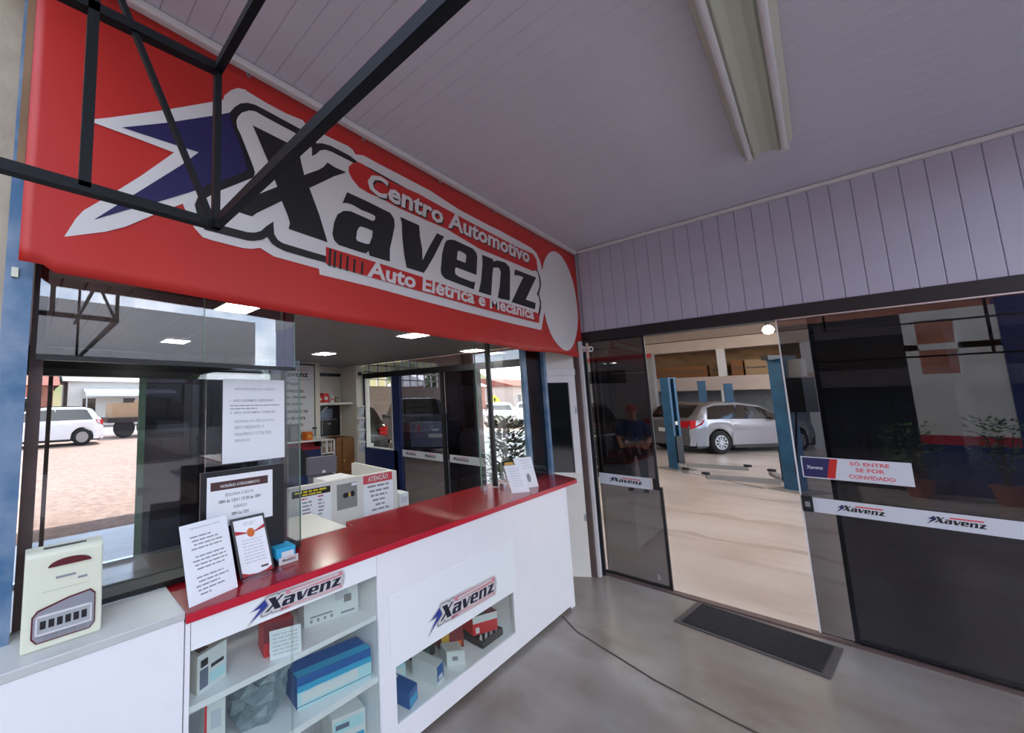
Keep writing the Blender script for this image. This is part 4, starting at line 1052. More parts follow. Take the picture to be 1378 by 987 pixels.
# ------------------------------------------------------------------ office interior
def led_panel(x, y, label):
    r = empty('led_panel', (x, y, ZO), label, 'ceiling light', 'square LED panels in the office ceiling')
    part('frame', 'trim_white', r, lambda b: (b.box(x - .12, x + .12, y - .12, y - .108, ZO - .014, ZO - .001), b.box(x - .12, x + .12, y + .108, y + .12, ZO - .014, ZO - .001), b.box(x - .12, x - .108, y - .108, y + .108, ZO - .014, ZO - .001), b.box(x + .108, x + .12, y - .108, y + .108, ZO - .014, ZO - .001)))
    part('diffuser', 'led', r, lambda b: b.box(x - .108, x + .108, y - .108, y + .108, ZO - .010, ZO - .003))
led_panel(2.83, 3.65, 'lit square LED panel nearest the printed wall poster')
led_panel(2.72, 2.19, 'lit square LED panel just under the banner edge, mid window')
led_panel(1.06, 3.62, 'lit square LED panel seen through the tinted pane, deeper in the office')
led_panel(0.99, 2.14, 'lit square LED panel seen through the tinted pane, close to the banner')
led_panel(4.20, 2.50, 'lit square LED panel nearest the navy partition')

# reception desk behind the counter
dk = empty('reception_desk', (1.85, 2.3, 0), 'white reception desk with posters on its front behind the counter', 'desk')
FDk = Fr((0, 2.10, 0), (1, 0, 0), (0, 0, 1), (0, -1, 0))
def rounded(x0, x1, z0, z1, r):
    p = [(x0, z0), (x1, z0)]
    p += [(x1 - r + r * math.cos(t), z1 - r + r * math.sin(t)) for t in [PI / 2 * i / 6 for i in range(7)]]
    p += [(x0, z1)]
    return p
part('front_panel', 'desk_white', dk, lambda b: b.slab(FDk, rounded(1.30, 2.33, 0.0, 1.108, .05), -.03, 0))
FDr = Fr((2.33, 2.10, 0), (.10, 1, 0), (0, 0, 1), (1, -.1, 0))
part('side_panel', 'desk_white', dk, lambda b: b.slab(FDr, [(0.0, 0), (.56, 0), (.56, 1.09), (.53, 1.10), (0.0, 1.10)], -.03, 0))
part('desk_top', 'laminate_top', dk, lambda b: b.box(1.31, 2.30, 2.13, 2.62, .72, .75))
dk2 = empty('side_table', (1.25, 1.85, 0), 'white side table between red worktop and reception desk', 'table')
part('top', 'desk_white', dk2, lambda b: b.box(.95, 1.47, 1.712, 2.06, .915, .945), bevel=.004)
part('leg', 'desk_white', dk2, lambda b: b.box(.97, 1.01, 1.72, 2.04, 0, .915))
part('leg', 'desk_white', dk2, lambda b: b.box(1.41, 1.45, 1.72, 2.04, 0, .915))
tp = sheet('price_list', FDk, 1.405, 1.668, .80, 1.042, 'price list with black and yellow heading on the reception desk front', 'poster')
def _pl(b):
    b.m('print_black').rect(FDk, 1.352, 1.662, 1.040, 1.082, .0016)
    b.m('print_yellow').words(FDk, 1.372, 1.645, 1.064, .011, .0022, 5).words(FDk, 1.43, 1.60, 1.047, .009, .0022, 6)
    b.m('print_red').words(FDk, 1.425, 1.47, 1.022, .008, .0016, 7).words(FDk, 1.555, 1.60, 1.022, .008, .0016, 8)
    b.m('print_grey')
    for i in range(9):
        b.words(FDk, 1.43, 1.505, .997 - .0225 * i, .010, .0016, 9 + i).words(FDk, 1.558, 1.606, .997 - .0225 * i, .010, .0016, 30 + i)
_b = MB(); _pl(_b); _b.build('print', None, tp)
ph = empty('key_photo', (1.81, 2.098, .905), 'grey photo of car keys pinned on the reception desk front', 'photo')
part('print_sheet', 'grey_panel', ph, lambda b: b.slab(FDk, [(1.720, .904), (1.907, .904), (1.907, 1.075), (1.720, 1.075)], 0, .001))
part('key_print', 'dark_plastic', ph, lambda b: (b.flat(FDk, [(1.80 + .028 * math.cos(2 * PI * i / 16), .995 + .018 * math.sin(2 * PI * i / 16)) for i in range(16)], .0016), b.flat(FDk, [(1.862 + .022 * math.cos(2 * PI * i / 16), .998 + .020 * math.sin(2 * PI * i / 16)) for i in range(16)], .0016)))
part('brass_print', 'box_yellow', ph, lambda b: b.rect(FDk, 1.825, 1.845, .986, 1.006, .002))
part('corner_tag', 'paper', ph, lambda b: b.rect(FDk, 1.855, 1.905, 1.052, 1.070, .002))
at = sheet('attention_poster', FDk, 1.969, 2.283, .815, 1.102, 'white poster with a red ATENÇÃO heading on the reception desk front', 'poster')
def _at(b):
    b.m('print_pink').rect(FDk, 1.969, 2.278, 1.042, 1.102, .0014)
    b.m('print_white').text(FDk, 'ATENÇÃO', 2.015, 1.048, .052, .215, .002, bold=.03)
    b.m('print_grey')
    for i, (a0, a1) in enumerate(((2.01, 2.235), (2.03, 2.235), (2.04, 2.215), (2.06, 2.20), (2.09, 2.185), (2.05, 2.23))):
        b.words(FDk, a0, a1, 1.012 - .034 * i, .013, .0014, 50 + i)
_b = MB(); _at(_b); _b.build('print', None, at)
carton('slim_cabinet', (2.425, 2.16, .0), (.10, .10, .915), 0, 'box_white', 'slim white cabinet beside the reception desk', (('F', .1, .9, .92, .97, 'print_pale'),), 'cabinet')
pp = empty('paper_stack', (1.95, 2.32, .75), 'stack of white papers on the reception desk', 'papers')
part('sheets', 'paper', pp, lambda b: [b.cbox((1.98, 2.42, .7605 + .02 * i), (.30, .21, .018), .08 * (i % 3 - 1)) for i in range(15)])
# grey monitor on the desk
mo = empty('monitor', (2.15, 3.1, 0), 'grey office chair with a headrest behind the reception desk', 'chair')
part('backrest', 'chair_grey', mo, lambda b: b.slab(Fr((2.23, 3.15, .0), (1, -.02, 0), (0, 0, 1), (0, -1, 0)), rounded(0, .35, .925, 1.095, .02), -.05, 0), bevel=.01)
part('lower_back', 'chair_grey', mo, lambda b: b.slab(Fr((2.25, 3.15, .0), (1, -.02, 0), (0, 0, 1), (0, -1, 0)), rounded(0, .31, .55, .915, .02), -.05, 0), bevel=.01)
part('emblem', 'box_white', mo, lambda b: b.rect(Fr((2.23, 3.149, 0), (1, -.02, 0), (0, 0, 1), (0, -1, 0)), .16, .20, .935, .96, .001))
part('seat', 'chair_grey', mo, lambda b: b.box(2.22, 2.60, 3.18, 3.62, .45, .53), bevel=.02)
part('post', 'black_metal', mo, lambda b: b.tube((2.41, 3.4, .10), (2.41, 3.4, .45), .03))
for k in range(5):
    a = 2 * PI * k / 5
    part('leg', 'black_metal', mo, lambda b: (b.bar((2.41, 3.4, .10), (2.41 + .26 * math.cos(a), 3.4 + .26 * math.sin(a), .06), .04), b.lathe([(.0, -.02), (.03, -.02), (.03, .02), (.0, .02)], (2.41 + .26 * math.cos(a), 3.4 + .26 * math.sin(a), .03), 'Y', 10)))
dkb = empty('black_bag', (2.40, 3.85, 0), 'black office chair turned away by the blue wall', 'chair')
part('backrest', 'dark_cloth', dkb, lambda b: b.slab(Fr((2.35, 4.0, 0), (1, 0, 0), (0, 0, 1), (0, -1, 0)), [(.05 + .24 * (1 - math.cos(t)), .75 + .35 * math.sin(t)) for t in [PI * i / 12 for i in range(13)]], -.06, 0), bevel=.01)
part('seat', 'dark_cloth', dkb, lambda b: b.box(2.36, 2.86, 4.0, 4.45, .42, .5), bevel=.02)
part('post', 'black_metal', dkb, lambda b: b.tube((2.61, 4.2, 0), (2.61, 4.2, .42), .03))
dkb.name = 'office_chair'; mo.name = 'office_chair'

# wall poster
FPo = Fr((0, YO - .001, 0), (1, 0, 0), (0, 0, 1), (0, -1, 0))
wp_ = empty('wall_poster', (3.0, YO, 1.2), 'tall printed notice with the shop logo on the office back wall', 'poster')
part('frame', 'dark_plastic', wp_, lambda b: b.slab(FPo, [(2.64, 1.15), (3.425, 1.15), (3.425, 2.215), (2.64, 2.215)], 0, .006))
part('sheet', 'print_pale', wp_, lambda b: b.rect(FPo, 2.66, 3.405, 1.16, 2.195, .007))
def _wp(b):
    b.m('print_black').text(FPo, 'Xavenz', 2.80, 2.015, .085, .50, .009, bold=.03, shear=.1)
    b.m('print_pink').rect(FPo, 2.86, 3.30, 2.108, 2.118, .009)
    b.m('print_grey').rect(FPo, 2.70, 3.36, 1.975, 1.981, .009)
    for i, (s_, w_) in enumerate((('Peças', .22), ('fornecidas', .36), ('pelos clientes', .44), ('têm preço', .32), ('diferenciado na', .50), ('mão-de-obra', .42), ('e não tem', .33), ('garantia.', .28))):
        b.m('print_black').text(FPo, s_, 3.03, 1.885 - .098 * i, .058, w_, .009, bold=.015, align='C')
_b = Lines(wp_); _wp(_b); _b.build('rule_print', None, wp_)
# shelf board below the poster with small things
sb = empty('wall_shelf', (3.1, YO - .1, 1.07), 'white shelf along the red stripe of the back wall', 'shelf')
part('board', 'trim_white', sb, lambda b: b.box(2.62, 3.515, YO - .17, YO - .008, 1.085, 1.105))
part('bracket', 'black_metal', sb, lambda b: (b.box(2.75, 2.77, YO - .15, YO - .008, 1.0, 1.085), b.box(3.40, 3.42, YO - .15, YO - .008, 1.0, 1.085)))
carton('grey_speaker', (2.96, YO - .09, 1.106), (.15, .10, .23), 0, 'chair_grey', 'grey speaker on the back wall shelf', (('F', .15, .85, .1, .9, 'grey_panel'),), 'speaker')
carton('orange_box', (3.215, YO - .09, 1.106), (.115, .10, .115), .1, 'orange', 'small orange box on the back wall shelf', (('F', .2, .8, .3, .6, 'box_yellow'),))
ub = empty('glass_jar', (3.345, YO - .09, 1.106), 'clear jar with a dark lid on the back wall shelf', 'jar')
part('body', 'pane', ub, lambda b: b.lathe([(.0, 0), (.035, 0), (.035, .13), (.028, .15)], (3.345, YO - .09, 1.106), 'Z', 14), smooth=True)
part('lid', 'dark_plastic', ub, lambda b: b.lathe([(.0, .15), (.034, .15), (.034, .175), (.0, .175)], (3.345, YO - .09, 1.106), 'Z', 14))

# recess with shelf, dark picture and wooden cupboard
YR = YO + .38
rs = empty('recess_shelf', (3.85, YR - .1, 1.6), 'white shelf board in the recess of the back wall', 'shelf')
part('board', 'trim_white', rs, lambda b: b.box(3.525, 4.24, YO + .06, YR - .002, 1.60, 1.635))
part('shutter', 'trim_white', rs, lambda b: [b.box(3.60, 4.20, YR - .012, YR - .002, 1.66 + .08 * i, 1.735 + .08 * i) for i in range(5)])
part('rail', 'dark_plastic', rs, lambda b: b.box(3.55, 4.22, YR - .05, YR - .002, 2.07, 2.12))
for i, (x, s, mm) in enumerate(((3.68, .09, 'box_red'), (3.79, .12, 'box_red'), (3.92, .09, 'box_white'), (3.60, .07, 'box_green'), (4.03, .07, 'cardboard'))):
    carton('shelf_tin', (x, YR - .14, 1.636), (s * .9, .09, s * 1.25), 0, mm, ('small red carton on the recess shelf, left of two', 'larger red carton on the recess shelf', 'white carton on the recess shelf', 'small green tin at the left end of the recess shelf', 'brown carton at the right end of the recess shelf')[i], (('F', .2, .8, .3, .6, 'box_white' if mm != 'box_white' else 'box_red'),), 'box')
FPi = Fr((0, YR - .004, 0), (1, 0, 0), (0, 0, 1), (0, -1, 0))
pic = empty('car_poster', (3.85, YR, 1.1), 'dark poster of a black car door in the recess', 'poster')
part('sheet', 'dark_plastic', pic, lambda b: b.slab(FPi, [(3.58, 1.085), (4.22, 1.085), (4.22, 1.585), (3.58, 1.585)], 0, .004))
part('window_print', 'slate_paint', pic, lambda b: b.flat(FPi, [(3.72, 1.37), (4.05, 1.37), (4.07, 1.53), (3.92, 1.53)], .005))
part('sky_print', 'print_pale', pic, lambda b: (b.flat(FPi, [(3.80, 1.46), (3.84, 1.46), (3.97, 1.56), (3.92, 1.57)], .0055), b.rect(FPi, 3.70, 3.715, 1.33, 1.56, .0055)))
part('trim_print', 'print_grey', pic, lambda b: (b.rect(FPi, 3.75, 4.15, 1.345, 1.36, .0055), b.rect(FPi, 3.95, 4.02, 1.27, 1.30, .0055), b.rect(FPi, 3.83, 3.845, 1.12, 1.34, .0055)))
cu_ = empty('wooden_cupboard', (4.05, YO + .2, 0), 'tall brown wooden cupboard in the recess', 'cupboard')
part('body', 'wood', cu_, lambda b: b.box(3.87, 4.235, YO + .06, YR - .006, 0, 1.075))
part('door', 'wood', cu_, lambda b: b.box(3.99, 4.23, YO + .042, YO + .06, .03, 1.06), bevel=.004)
part('knob', 'box_yellow', cu_, lambda b: b.lathe([(0, 0), (.012, 0), (.012, -.02), (0, -.02)], (4.01, YO + .042, .72), 'Y', 10))
ra = empty('open_rack', (3.72, YO + .2, 0), 'white open rack beside the wooden cupboard', 'rack')
part('upright', 'trim_white', ra, lambda b: (b.box(3.55, 3.575, YO + .06, YO + .085, 0, 1.07), b.box(3.825, 3.85, YO + .06, YO + .085, 0, 1.07)))
part('upright', 'trim_white', ra, lambda b: (b.box(3.55, 3.575, YR - .03, YR - .005, 0, 1.07), b.box(3.825, 3.85, YR - .03, YR - .005, 0, 1.07)))
for z in (.25, .55, .85, 1.05):
    part('shelf', 'trim_white', ra, lambda b: b.box(3.55, 3.85, YO + .06, YR - .005, z, z + .02))
for i in range(6):
    carton('binder', (3.595 + .042 * i, YO + .2, .871), (.036, .20, .17), 0, ('box_white', 'grey_panel', 'cardboard', 'box_white', 'wood_pale', 'box_cream')[i], ('white binder at the left end of the open rack', 'grey binder second from the left on the open rack', 'brown binder third from the left on the open rack', 'white binder fourth from the left on the open rack', 'pale wood-coloured binder fifth on the open rack', 'cream binder next to the wooden cupboard on the open rack')[i], (('F', .2, .8, .5, .8, 'print_pale'),), 'binder', 'document binders on the open rack')
# clear magazine rack on the wall pier
mg = empty('brochure_rack', (4.33, YO - .06, .8), 'clear four-pocket brochure rack on the white pier beside the navy wall', 'rack')
for i in range(4):
    z = 1.42 - .19 * i
    part('pocket', 'acrylic', mg, lambda b: b.add([(4.262, YO - .022, z - .02), (4.395, YO - .022, z - .02), (4.395, YO - .09, z + .12), (4.262, YO - .09, z + .12), (4.262, YO - .026, z - .02), (4.395, YO - .026, z - .02)], [(0, 1, 2, 3)]))
    part('brochure', 'print_pale', mg, lambda b: b.add([(4.27, YO - .024, z - .015), (4.387, YO - .024, z - .015), (4.387, YO - .07, z + .155), (4.27, YO - .07, z + .155)], [(0, 1, 2, 3)]))
    part('pocket_edge', 'dark_plastic', mg, lambda b: b.box(4.262, 4.395, YO - .092, YO - .086, z + .118, z + .128))
sn = empty('motion_sensor', (4.32, YO - .03, 2.12), 'small black sensor high on the white pier', 'sensor')
part('body', 'dark_plastic', sn, lambda b: b.box(4.29, 4.34, YO - .065, YO - .022, 2.07, 2.13), bevel=.008)
part('bracket', 'trim_white', sn, lambda b: b.box(4.305, 4.325, YO - .03, YO - .02, 2.06, 2.14))

# inner glass doors on the partition
d5 = empty('door_5', (XW, 3.5, 0), 'inner tinted glass door with a white logo strip', kind='structure')
part('pane', 'pane_film', d5, lambda b: b.box(XW + .02, XW + .028, 3.14, 3.88, .02, 2.02))
part('stile', 'black_metal', d5, lambda b: b.box(XW + .005, XW + .045, 3.10, 3.145, 0, 2.02))
part('stile', 'blue_wall', d5, lambda b: b.box(XW - .005, XW + .06, 3.86, 3.93, 0, 2.02))
F5 = Fr((XW + .018, 3.86, 0), (0, -1, 0), (0, 0, 1), (-1, 0, 0))
label_strip(d5, F5, 0, .70, .83, .93, 2, .34, .05)
d6 = empty('door_6', (XW, 2.85, 0), 'inner near-black glass door with a logo strip', kind='structure')
part('pane', 'pane_black', d6, lambda b: b.box(XW + .05, XW + .058, 2.58, 3.10, .02, 2.02))
part('stile', 'steel', d6, lambda b: b.box(XW + .035, XW + .05, 3.085, 3.10, 0, .86))
F6 = Fr((XW + .048, 3.075, 0), (0, -1, 0), (0, 0, 1), (-1, 0, 0))
label_strip(d6, F6, 0, .495, .83, .93, 1, .42, .03)
tg = struct('window_transom', 'pane_dark', lambda b: b.box(XW + .03, XW + .036, 1.94, YO, 2.10, ZO), 'dark transom glass over the inner doors')

# back doors of the office
d7 = empty('door_7', (1.7, YO, 0), 'dark tinted sliding glass door in the office back wall', kind='structure')
part('pane', 'pane_black', d7, lambda b: b.box(1.06, 2.60, YO + .02, YO + .028, .03, 1.95))
part('glass_edge', 'pane_edge', d7, lambda b: b.box(.985, 1.06, YO + .018, YO + .03, .03, 1.95))
part('stile', 'black_metal', d7, lambda b: b.box(1.68, 1.72, YO + .01, YO + .04, 0, 1.95))
part('handle', 'black_metal', d7, lambda b: b.box(1.0, 1.14, YO + .0, YO + .02, .66, .74))
part('bottom_rail', 'steel', d7, lambda b: b.box(-1.0, 2.60, YO + .0, YO + .05, 0, .03))
struct('trim_14', 'brown_frame', lambda b: b.box(.16, .20, YO + .3, YO + .34, 0, 2.24), 'thin post outside the back doors')

# potted shrub inside, by the inner doorway
def plant(name, c, h, r, n, label, lm='leaf', pot='terracotta', sz=.07, group=None):
    p = empty(name, c, label, 'plant', group)
    x, y, z = c
    part('pot', pot, p, lambda b: b.lathe([(0, 0), (.10, 0), (.14, .24), (.15, .24), (.15, .27), (.125, .27), (.12, .23), (0, .23)], c, 'Z', 16))
    part('stem', 'bark', p, lambda b: [b.tube((x, y, z + .22), (x + r * .35 * math.cos(a), y + r * .35 * math.sin(a), z + h * .8), .012, .005, 6) for a in (0, 1.6, 3.1, 4.7)])
    rn = random.Random(int(x * 100 + y * 10))
    def _lv(b):
        for i in range(n):
            t = rn.uniform(0, 2 * PI); v = rn.uniform(.35, 1.0)
            rr = r * math.sqrt(rn.random()) * (1 - .5 * abs(v - .62))
            q = Vector((x + rr * math.cos(t), y + rr * math.sin(t), z + h * v))
            d = Vector((math.cos(t + rn.uniform(-.7, .7)), math.sin(t + rn.uniform(-.7, .7)), rn.uniform(-.4, .9))).normalized()
            s_ = d.cross(Vector((0, 0, 1)))
            if s_.length < .1: s_ = Vector((1, 0, 0))
            s_.normalize(); L = sz * rn.uniform(.7, 1.5)
            b.add([q, q + d * L * .5 + s_ * L * .22, q + d * L, q + d * L * .5 - s_ * L * .22], [(0, 1, 2, 3)])
    part('foliage', lm, p, _lv, kind='stuff')
    return p
plant('potted_shrub', (4.18, 2.14, 0), 1.42, .21, 1100, 'leafy green potted shrub by the inner doorway', sz=.085)
plant('potted_shrub', (-2.5, -.80, 0), 1.15, .30, 420, 'bushy potted plant by the striped side wall, nearer the plaster wall')
plant('potted_shrub', (-2.55, -1.52, 0), 1.25, .30, 420, 'bushy potted plant by the navy corner column')

# ------------------------------------------------------------------ vehicles
def car(name, label, paint, cat='car', L=4.2, Wd=1.72, H_=1.47, kind='hatch', group=None, clear=.17, wr=.33):
    """nose towards +X, origin under the middle; body lofted from stations, windows laid on the cabin surface"""
    root = empty(name, (0, 0, 0), label, cat, group)
    hw = Wd / 2
    xr, xf = -L / 2, L / 2
    rw, fw = xr + .80, xf - .82
    if kind == 'pickup':
        tops = [(xr, .98), (xr + .02, 1.05), (xr + 1.5, 1.06), (xr + 1.62, 1.15), (xr + 1.78, H_ - .03), (xr + 2.0, H_), (xr + 3.0, H_ - .01), (xr + 3.35, H_ - .12), (xf - 1.25, 1.06), (xf - .35, .98), (xf - .08, .85), (xf, .68)]
        cab = (xr + 1.62, xf - 1.22)
    elif kind == 'suv':
        tops = [(xr, .75), (xr + .03, .98), (xr + .12, 1.12), (xr + .45, H_ - .08), (xr + .8, H_), (xr + 1.9, H_ + .01), (xr + 2.6, H_ - .06), (xf - 1.22, 1.08), (xf - .4, .99), (xf - .1, .88), (xf, .68)]
        cab = (xr + .10, xf - 1.2)
    else:
        tops = [(xr, .60), (xr + .03, .92), (xr + .10, .99), (xr + .55, H_ - .10), (xr + .95, H_ - .01), (xr + 1.7, H_), (xr + 2.35, H_ - .08), (xf - 1.12, .98), (xf - .4, .86), (xf - .1, .74), (xf, .58)]
        cab = (xr + .10, xf - 1.1)
    belt0 = .93 if kind == 'hatch' else 1.02
    def interp(tb, x):
        if x <= tb[0][0]: return tb[0][1]
        for (a, za), (c, zc) in zip(tb, tb[1:]):
            if x <= c:
                t = (x - a) / (c - a); t = t * t * (3 - 2 * t) * .5 + t * .5
                return za + (zc - za) * t
        return tb[-1][1]
    def top(x): return interp(tops, x)
    def belt(x): return min(belt0 + .05 * (-(x) / L), top(x) - .012)
    def half(x):
        e = min(1, (x - xr) / .45, (xf - x) / .75)
        return hw * (.80 + .20 * math.sin(max(0, e) * PI / 2))
    def roofw(x):
        t = top(x)
        if t <= belt(x) + .05: return half(x) * .90
        k = min(1, (t - belt(x)) / (H_ - belt0))
        return half(x) * (.93 - .19 * k)
    def low(x):
        z = clear + .06
        for w_ in (rw, fw):
            d = abs(x - w_); R_ = wr + .06
            if d < R_:
                z = max(z, wr + math.sqrt(R_ * R_ - d * d) * .98)
        return z
    xs = sorted(set([round(xr + L * i / 40, 3) for i in range(41)] + [round(w_ + (wr + .06) * k, 3) for w_ in (rw, fw) for k in (-1.01, -.97, -.85, -.6, -.3, 0, .3, .6, .85, .97, 1.01)] + [round(a, 3) for a, _ in tops]))
    rows = []
    for x in xs:
        w_, bz, tz, lz = half(x), belt(x), top(x), low(x)
        lz = min(lz, bz - .08)
        r_ = roofw(x)
        mid = lz + (bz - lz) * .55
        rows.append([(x, -w_ * .96, lz), (x, -w_, mid), (x, -w_ * .985, bz), (x, -r_, tz - .03 * (tz > bz + .1) - .004), (x, -r_ * .6, tz), (x, r_ * .6, tz), (x, r_, tz - .03 * (tz > bz + .1) - .004), (x, w_ * .985, bz), (x, w_, mid), (x, w_ * .96, lz)])
    b = MB(); n = 10
    vs_ = [p for r_ in rows for p in r_]
    fs_ = []
    for k in range(len(rows) - 1):
        for i in range(n - 1):
            fs_.append((k * n + i, (k + 1) * n + i, (k + 1) * n + i + 1, k * n + i + 1))
        fs_.append((k * n + n - 1, (k + 1) * n + n - 1, (k + 1) * n, k * n))
    fs_.append(tuple(range(n))); fs_.append(tuple(range((len(rows) - 1) * n, len(rows) * n)))
    b.add(vs_, fs_)
    body = b.build('body', paint, None, smooth=True)
    body.parent = root
    em = body.modifiers.new('edge', 'EDGE_SPLIT'); em.split_angle = math.radians(38)
    def sub(nm, mt, fn, par=root, **k):
        o = part(nm, mt, None, fn, **k); o.parent = par; return o
    # side windows
    def sidep(x, v, s):
        bz, tz, w_, r_ = belt(x), top(x), half(x) * .985, roofw(x)
        tz -= .034
        return Vector((x, s * (w_ + (r_ - w_) * v + .006), bz + (tz - bz) * v))
    c0, c1 = cab
    for s in (-1, 1):
        spans = ((c0 + .55, (c0 + c1) / 2 - .03), ((c0 + c1) / 2 + .03, c1 - .42)) if kind != 'pickup' else ((c0 + .12, c1 - .62),)
        for a, e in spans:
            def _w(bb, a=a, e=e, s=s):
                m_ = 10
                lo, hi = [], []
                for i in range(m_ + 1):
                    x = a + (e - a) * i / m_
                    k = 1.0
                    lo.append(sidep(x, .08, s)); hi.append(sidep(x, .88, s))
                for i in range(m_):
                    bb.add([lo[i], lo[i + 1], hi[i + 1], hi[i]], [(0, 1, 2, 3)])
                # pointed ends
                t_ = sidep(a - .22, .10, s)
                if a < -.2: bb.add([t_, lo[0], hi[0]], [(0, 1, 2)])
                t2 = sidep(e + .30, .10, s)
                if e > .1: bb.add([lo[-1], t2, hi[-1]], [(0, 1, 2)])
            sub('side_window', 'car_glass', _w)
    def endwin(bb, xa, xb, sgn):
        m_ = 6; q = []
        for i in range(m_ + 1):
            x = xa + (xb - xa) * i / m_
            z = top(x) + .006
            w_ = roofw(x) * .80
            q.append((Vector((x + sgn * .006, -w_, z)), Vector((x + sgn * .006, w_, z))))
        for i in range(m_):
            bb.add([q[i][0], q[i][1], q[i + 1][1], q[i + 1][0]], [(0, 1, 2, 3)])
    if kind == 'hatch':
        sub('rear_window', 'car_glass', lambda bb: endwin(bb, xr + .14, xr + .62, -1))
        sub('windscreen', 'car_glass', lambda bb: endwin(bb, xr + 2.5, xf - 1.16, 1))
    elif kind == 'suv':
        sub('rear_window', 'car_glass', lambda bb: endwin(bb, xr + .13, xr + .48, -1))
        sub('windscreen', 'car_glass', lambda bb: endwin(bb, xr + 2.7, xf - 1.26, 1))
        for s in (-1, 1): sub('roof_rail', 'black_metal', lambda bb: bb.bar((xr + .7, s * .58, H_ + .03), (xr + 2.5, s * .58, H_ + .02), .03))
    else:
        sub('rear_window', 'car_glass', lambda bb: endwin(bb, xr + 1.64, xr + 1.80, -1))
        sub('windscreen', 'car_glass', lambda bb: endwin(bb, xr + 3.1, xf - 1.3, 1))
        sub('tailgate_seam', 'dark_plastic', lambda bb: (bb.box(xr - .012, xr - .002, -.62, .62, .975, .985), bb.box(xr - .012, xr - .002, -.62, -.61, .55, .98), bb.box(xr - .012, xr - .002, .61, .62, .55, .98)))
        sub('badge', 'box_white', lambda bb: bb.box(xr - .015, xr - .004, -.08, .08, .78, .84))
    # lamps, plate, bumper line
    zt_ = .86 if kind != 'suv' else .98
    for s in (-1, 1):
        def _tl(bb, s=s):
            x0_ = xr + .0
            w0 = half(xr + .03); w1 = half(xr + .30)
            pts = [(xr - .006, s * w0 * .58, zt_ - .10), (xr + .02, s * (w0 + .006), zt_ - .16), (xr + .24, s * (w1 + .010), zt_ - .02), (xr + .34, s * (w1 + .004), zt_ + .10), (xr + .03, s * (w0 + .006), zt_ + .09), (xr - .006, s * w0 * .58, zt_ + .05)]
            bb.add(pts, [(0, 1, 4, 5), (1, 2, 3, 4)])
        sub('tail_light', 'tail_red', _tl)
        sub('headlight', 'lcd', lambda bb, s=s: bb.add([(xf + .004, s * half(xf - .02) * .55, .62), (xf - .10, s * (half(xf - .1) + .004), .62), (xf - .30, s * (half(xf - .3) + .004), .74), (xf - .10, s * (half(xf - .1) * .96), .745), (xf + .004, s * half(xf - .02) * .55, .69)], [(0, 1, 2, 3, 4)]))
        sub('mirror', paint, lambda bb, s=s: bb.cbox((c1 - .55, s * (hw + .07), belt0 + .06), (.10, .17, .12)), bevel=.02)
        sub('door_handle', paint, lambda bb, s=s: bb.cbox(((c0 + c1) / 2 - .25, s * (hw * .985 + .01), belt0 - .12), (.16, .03, .03)), bevel=.008)
        sub('sill', 'dark_plastic', lambda bb, s=s: bb.box(rw + .42, fw - .42, s * hw * .955 - .02, s * hw * .955 + .02, clear, clear + .09))
    sub('plate', 'box_white', lambda bb: bb.box(xr - .014, xr - .004, -.2, .2, .60, .71))
    sub('underbody', 'dark_plastic', lambda bb: bb.box(xr + .12, xf - .12, -hw * .86, hw * .86, clear, clear + .2))
    # wheels
    for x in (rw, fw):
        for s in (-1, 1):
            y = s * (hw - .12)
            wh = sub('wheel', 'tyre', lambda bb: bb.lathe([(wr * .62, -.10), (wr * .93, -.105), (wr, -.07), (wr, .07), (wr * .93, .105), (wr * .62, .10)], (x, y, wr), 'Y', 28), smooth=True)
            yo = y + s * .085
            def _rim(bb):
                bb.lathe([(wr * .62, 0), (wr * .62, s * .02), (wr * .54, s * .022), (wr * .53, -s * .03), (0, -s * .03)], (x, yo, wr), 'Y', 24)
                for k in range(10):
                    a = 2 * PI * k / 10
                    p0 = Vector((x + .04 * math.cos(a), yo + s * .01, wr + .04 * math.sin(a))); p1 = Vector((x + wr * .56 * math.cos(a), yo + s * .012, wr + wr * .56 * math.sin(a)))
                    bb.bar(p0, p1, .035, .02, up=(0, 1, 0))
                bb.lathe([(0, s * .022), (.05, s * .02), (.055, -s * .01)], (x, yo, wr), 'Y', 12)
            r_ = part('rim', 'steel', None, _rim); r_.parent = wh
    return root

def place(o, x, y, rz, z=0.0):
    o.location = (x, y, z); o.rotation_euler = (0, 0, rz)
    return o
# silver hatchback in the workshop: right rear wheel about (15.5, 1.9)
HD = math.radians(-31)
hatch = car('hatchback_car', 'silver hatchback parked in the workshop behind the blue lift columns', 'silver_paint')
wl = Vector((-2.1 + .80, -.76))
place(hatch, 15.62 - (wl.x * math.cos(HD) - wl.y * math.sin(HD)), 1.93 - (wl.x * math.sin(HD) + wl.y * math.cos(HD)), HD)
pick = car('pickup_truck', 'slate grey pickup seen through the inner tinted glass door', 'slate_paint', 'pickup', L=5.0, Wd=1.78, H_=1.72, kind='pickup', clear=.28, wr=.36)
place(pick, 9.0 + 2.5 * .62 + .15, 6.75 + 2.5 * .78, math.atan2(.78, .62))
dk_ = car('black_car', 'black car parked in the workshop behind the fixed dark glass panel', 'dark_paint', L=4.1)
place(dk_, 13.6, 4.6, math.radians(200))
dk3 = car('black_car', 'black car behind the narrow window of the navy partition', 'dark_paint', L=4.4, H_=1.6, kind='suv')
place(dk3, 6.0, 8.45, math.radians(90))

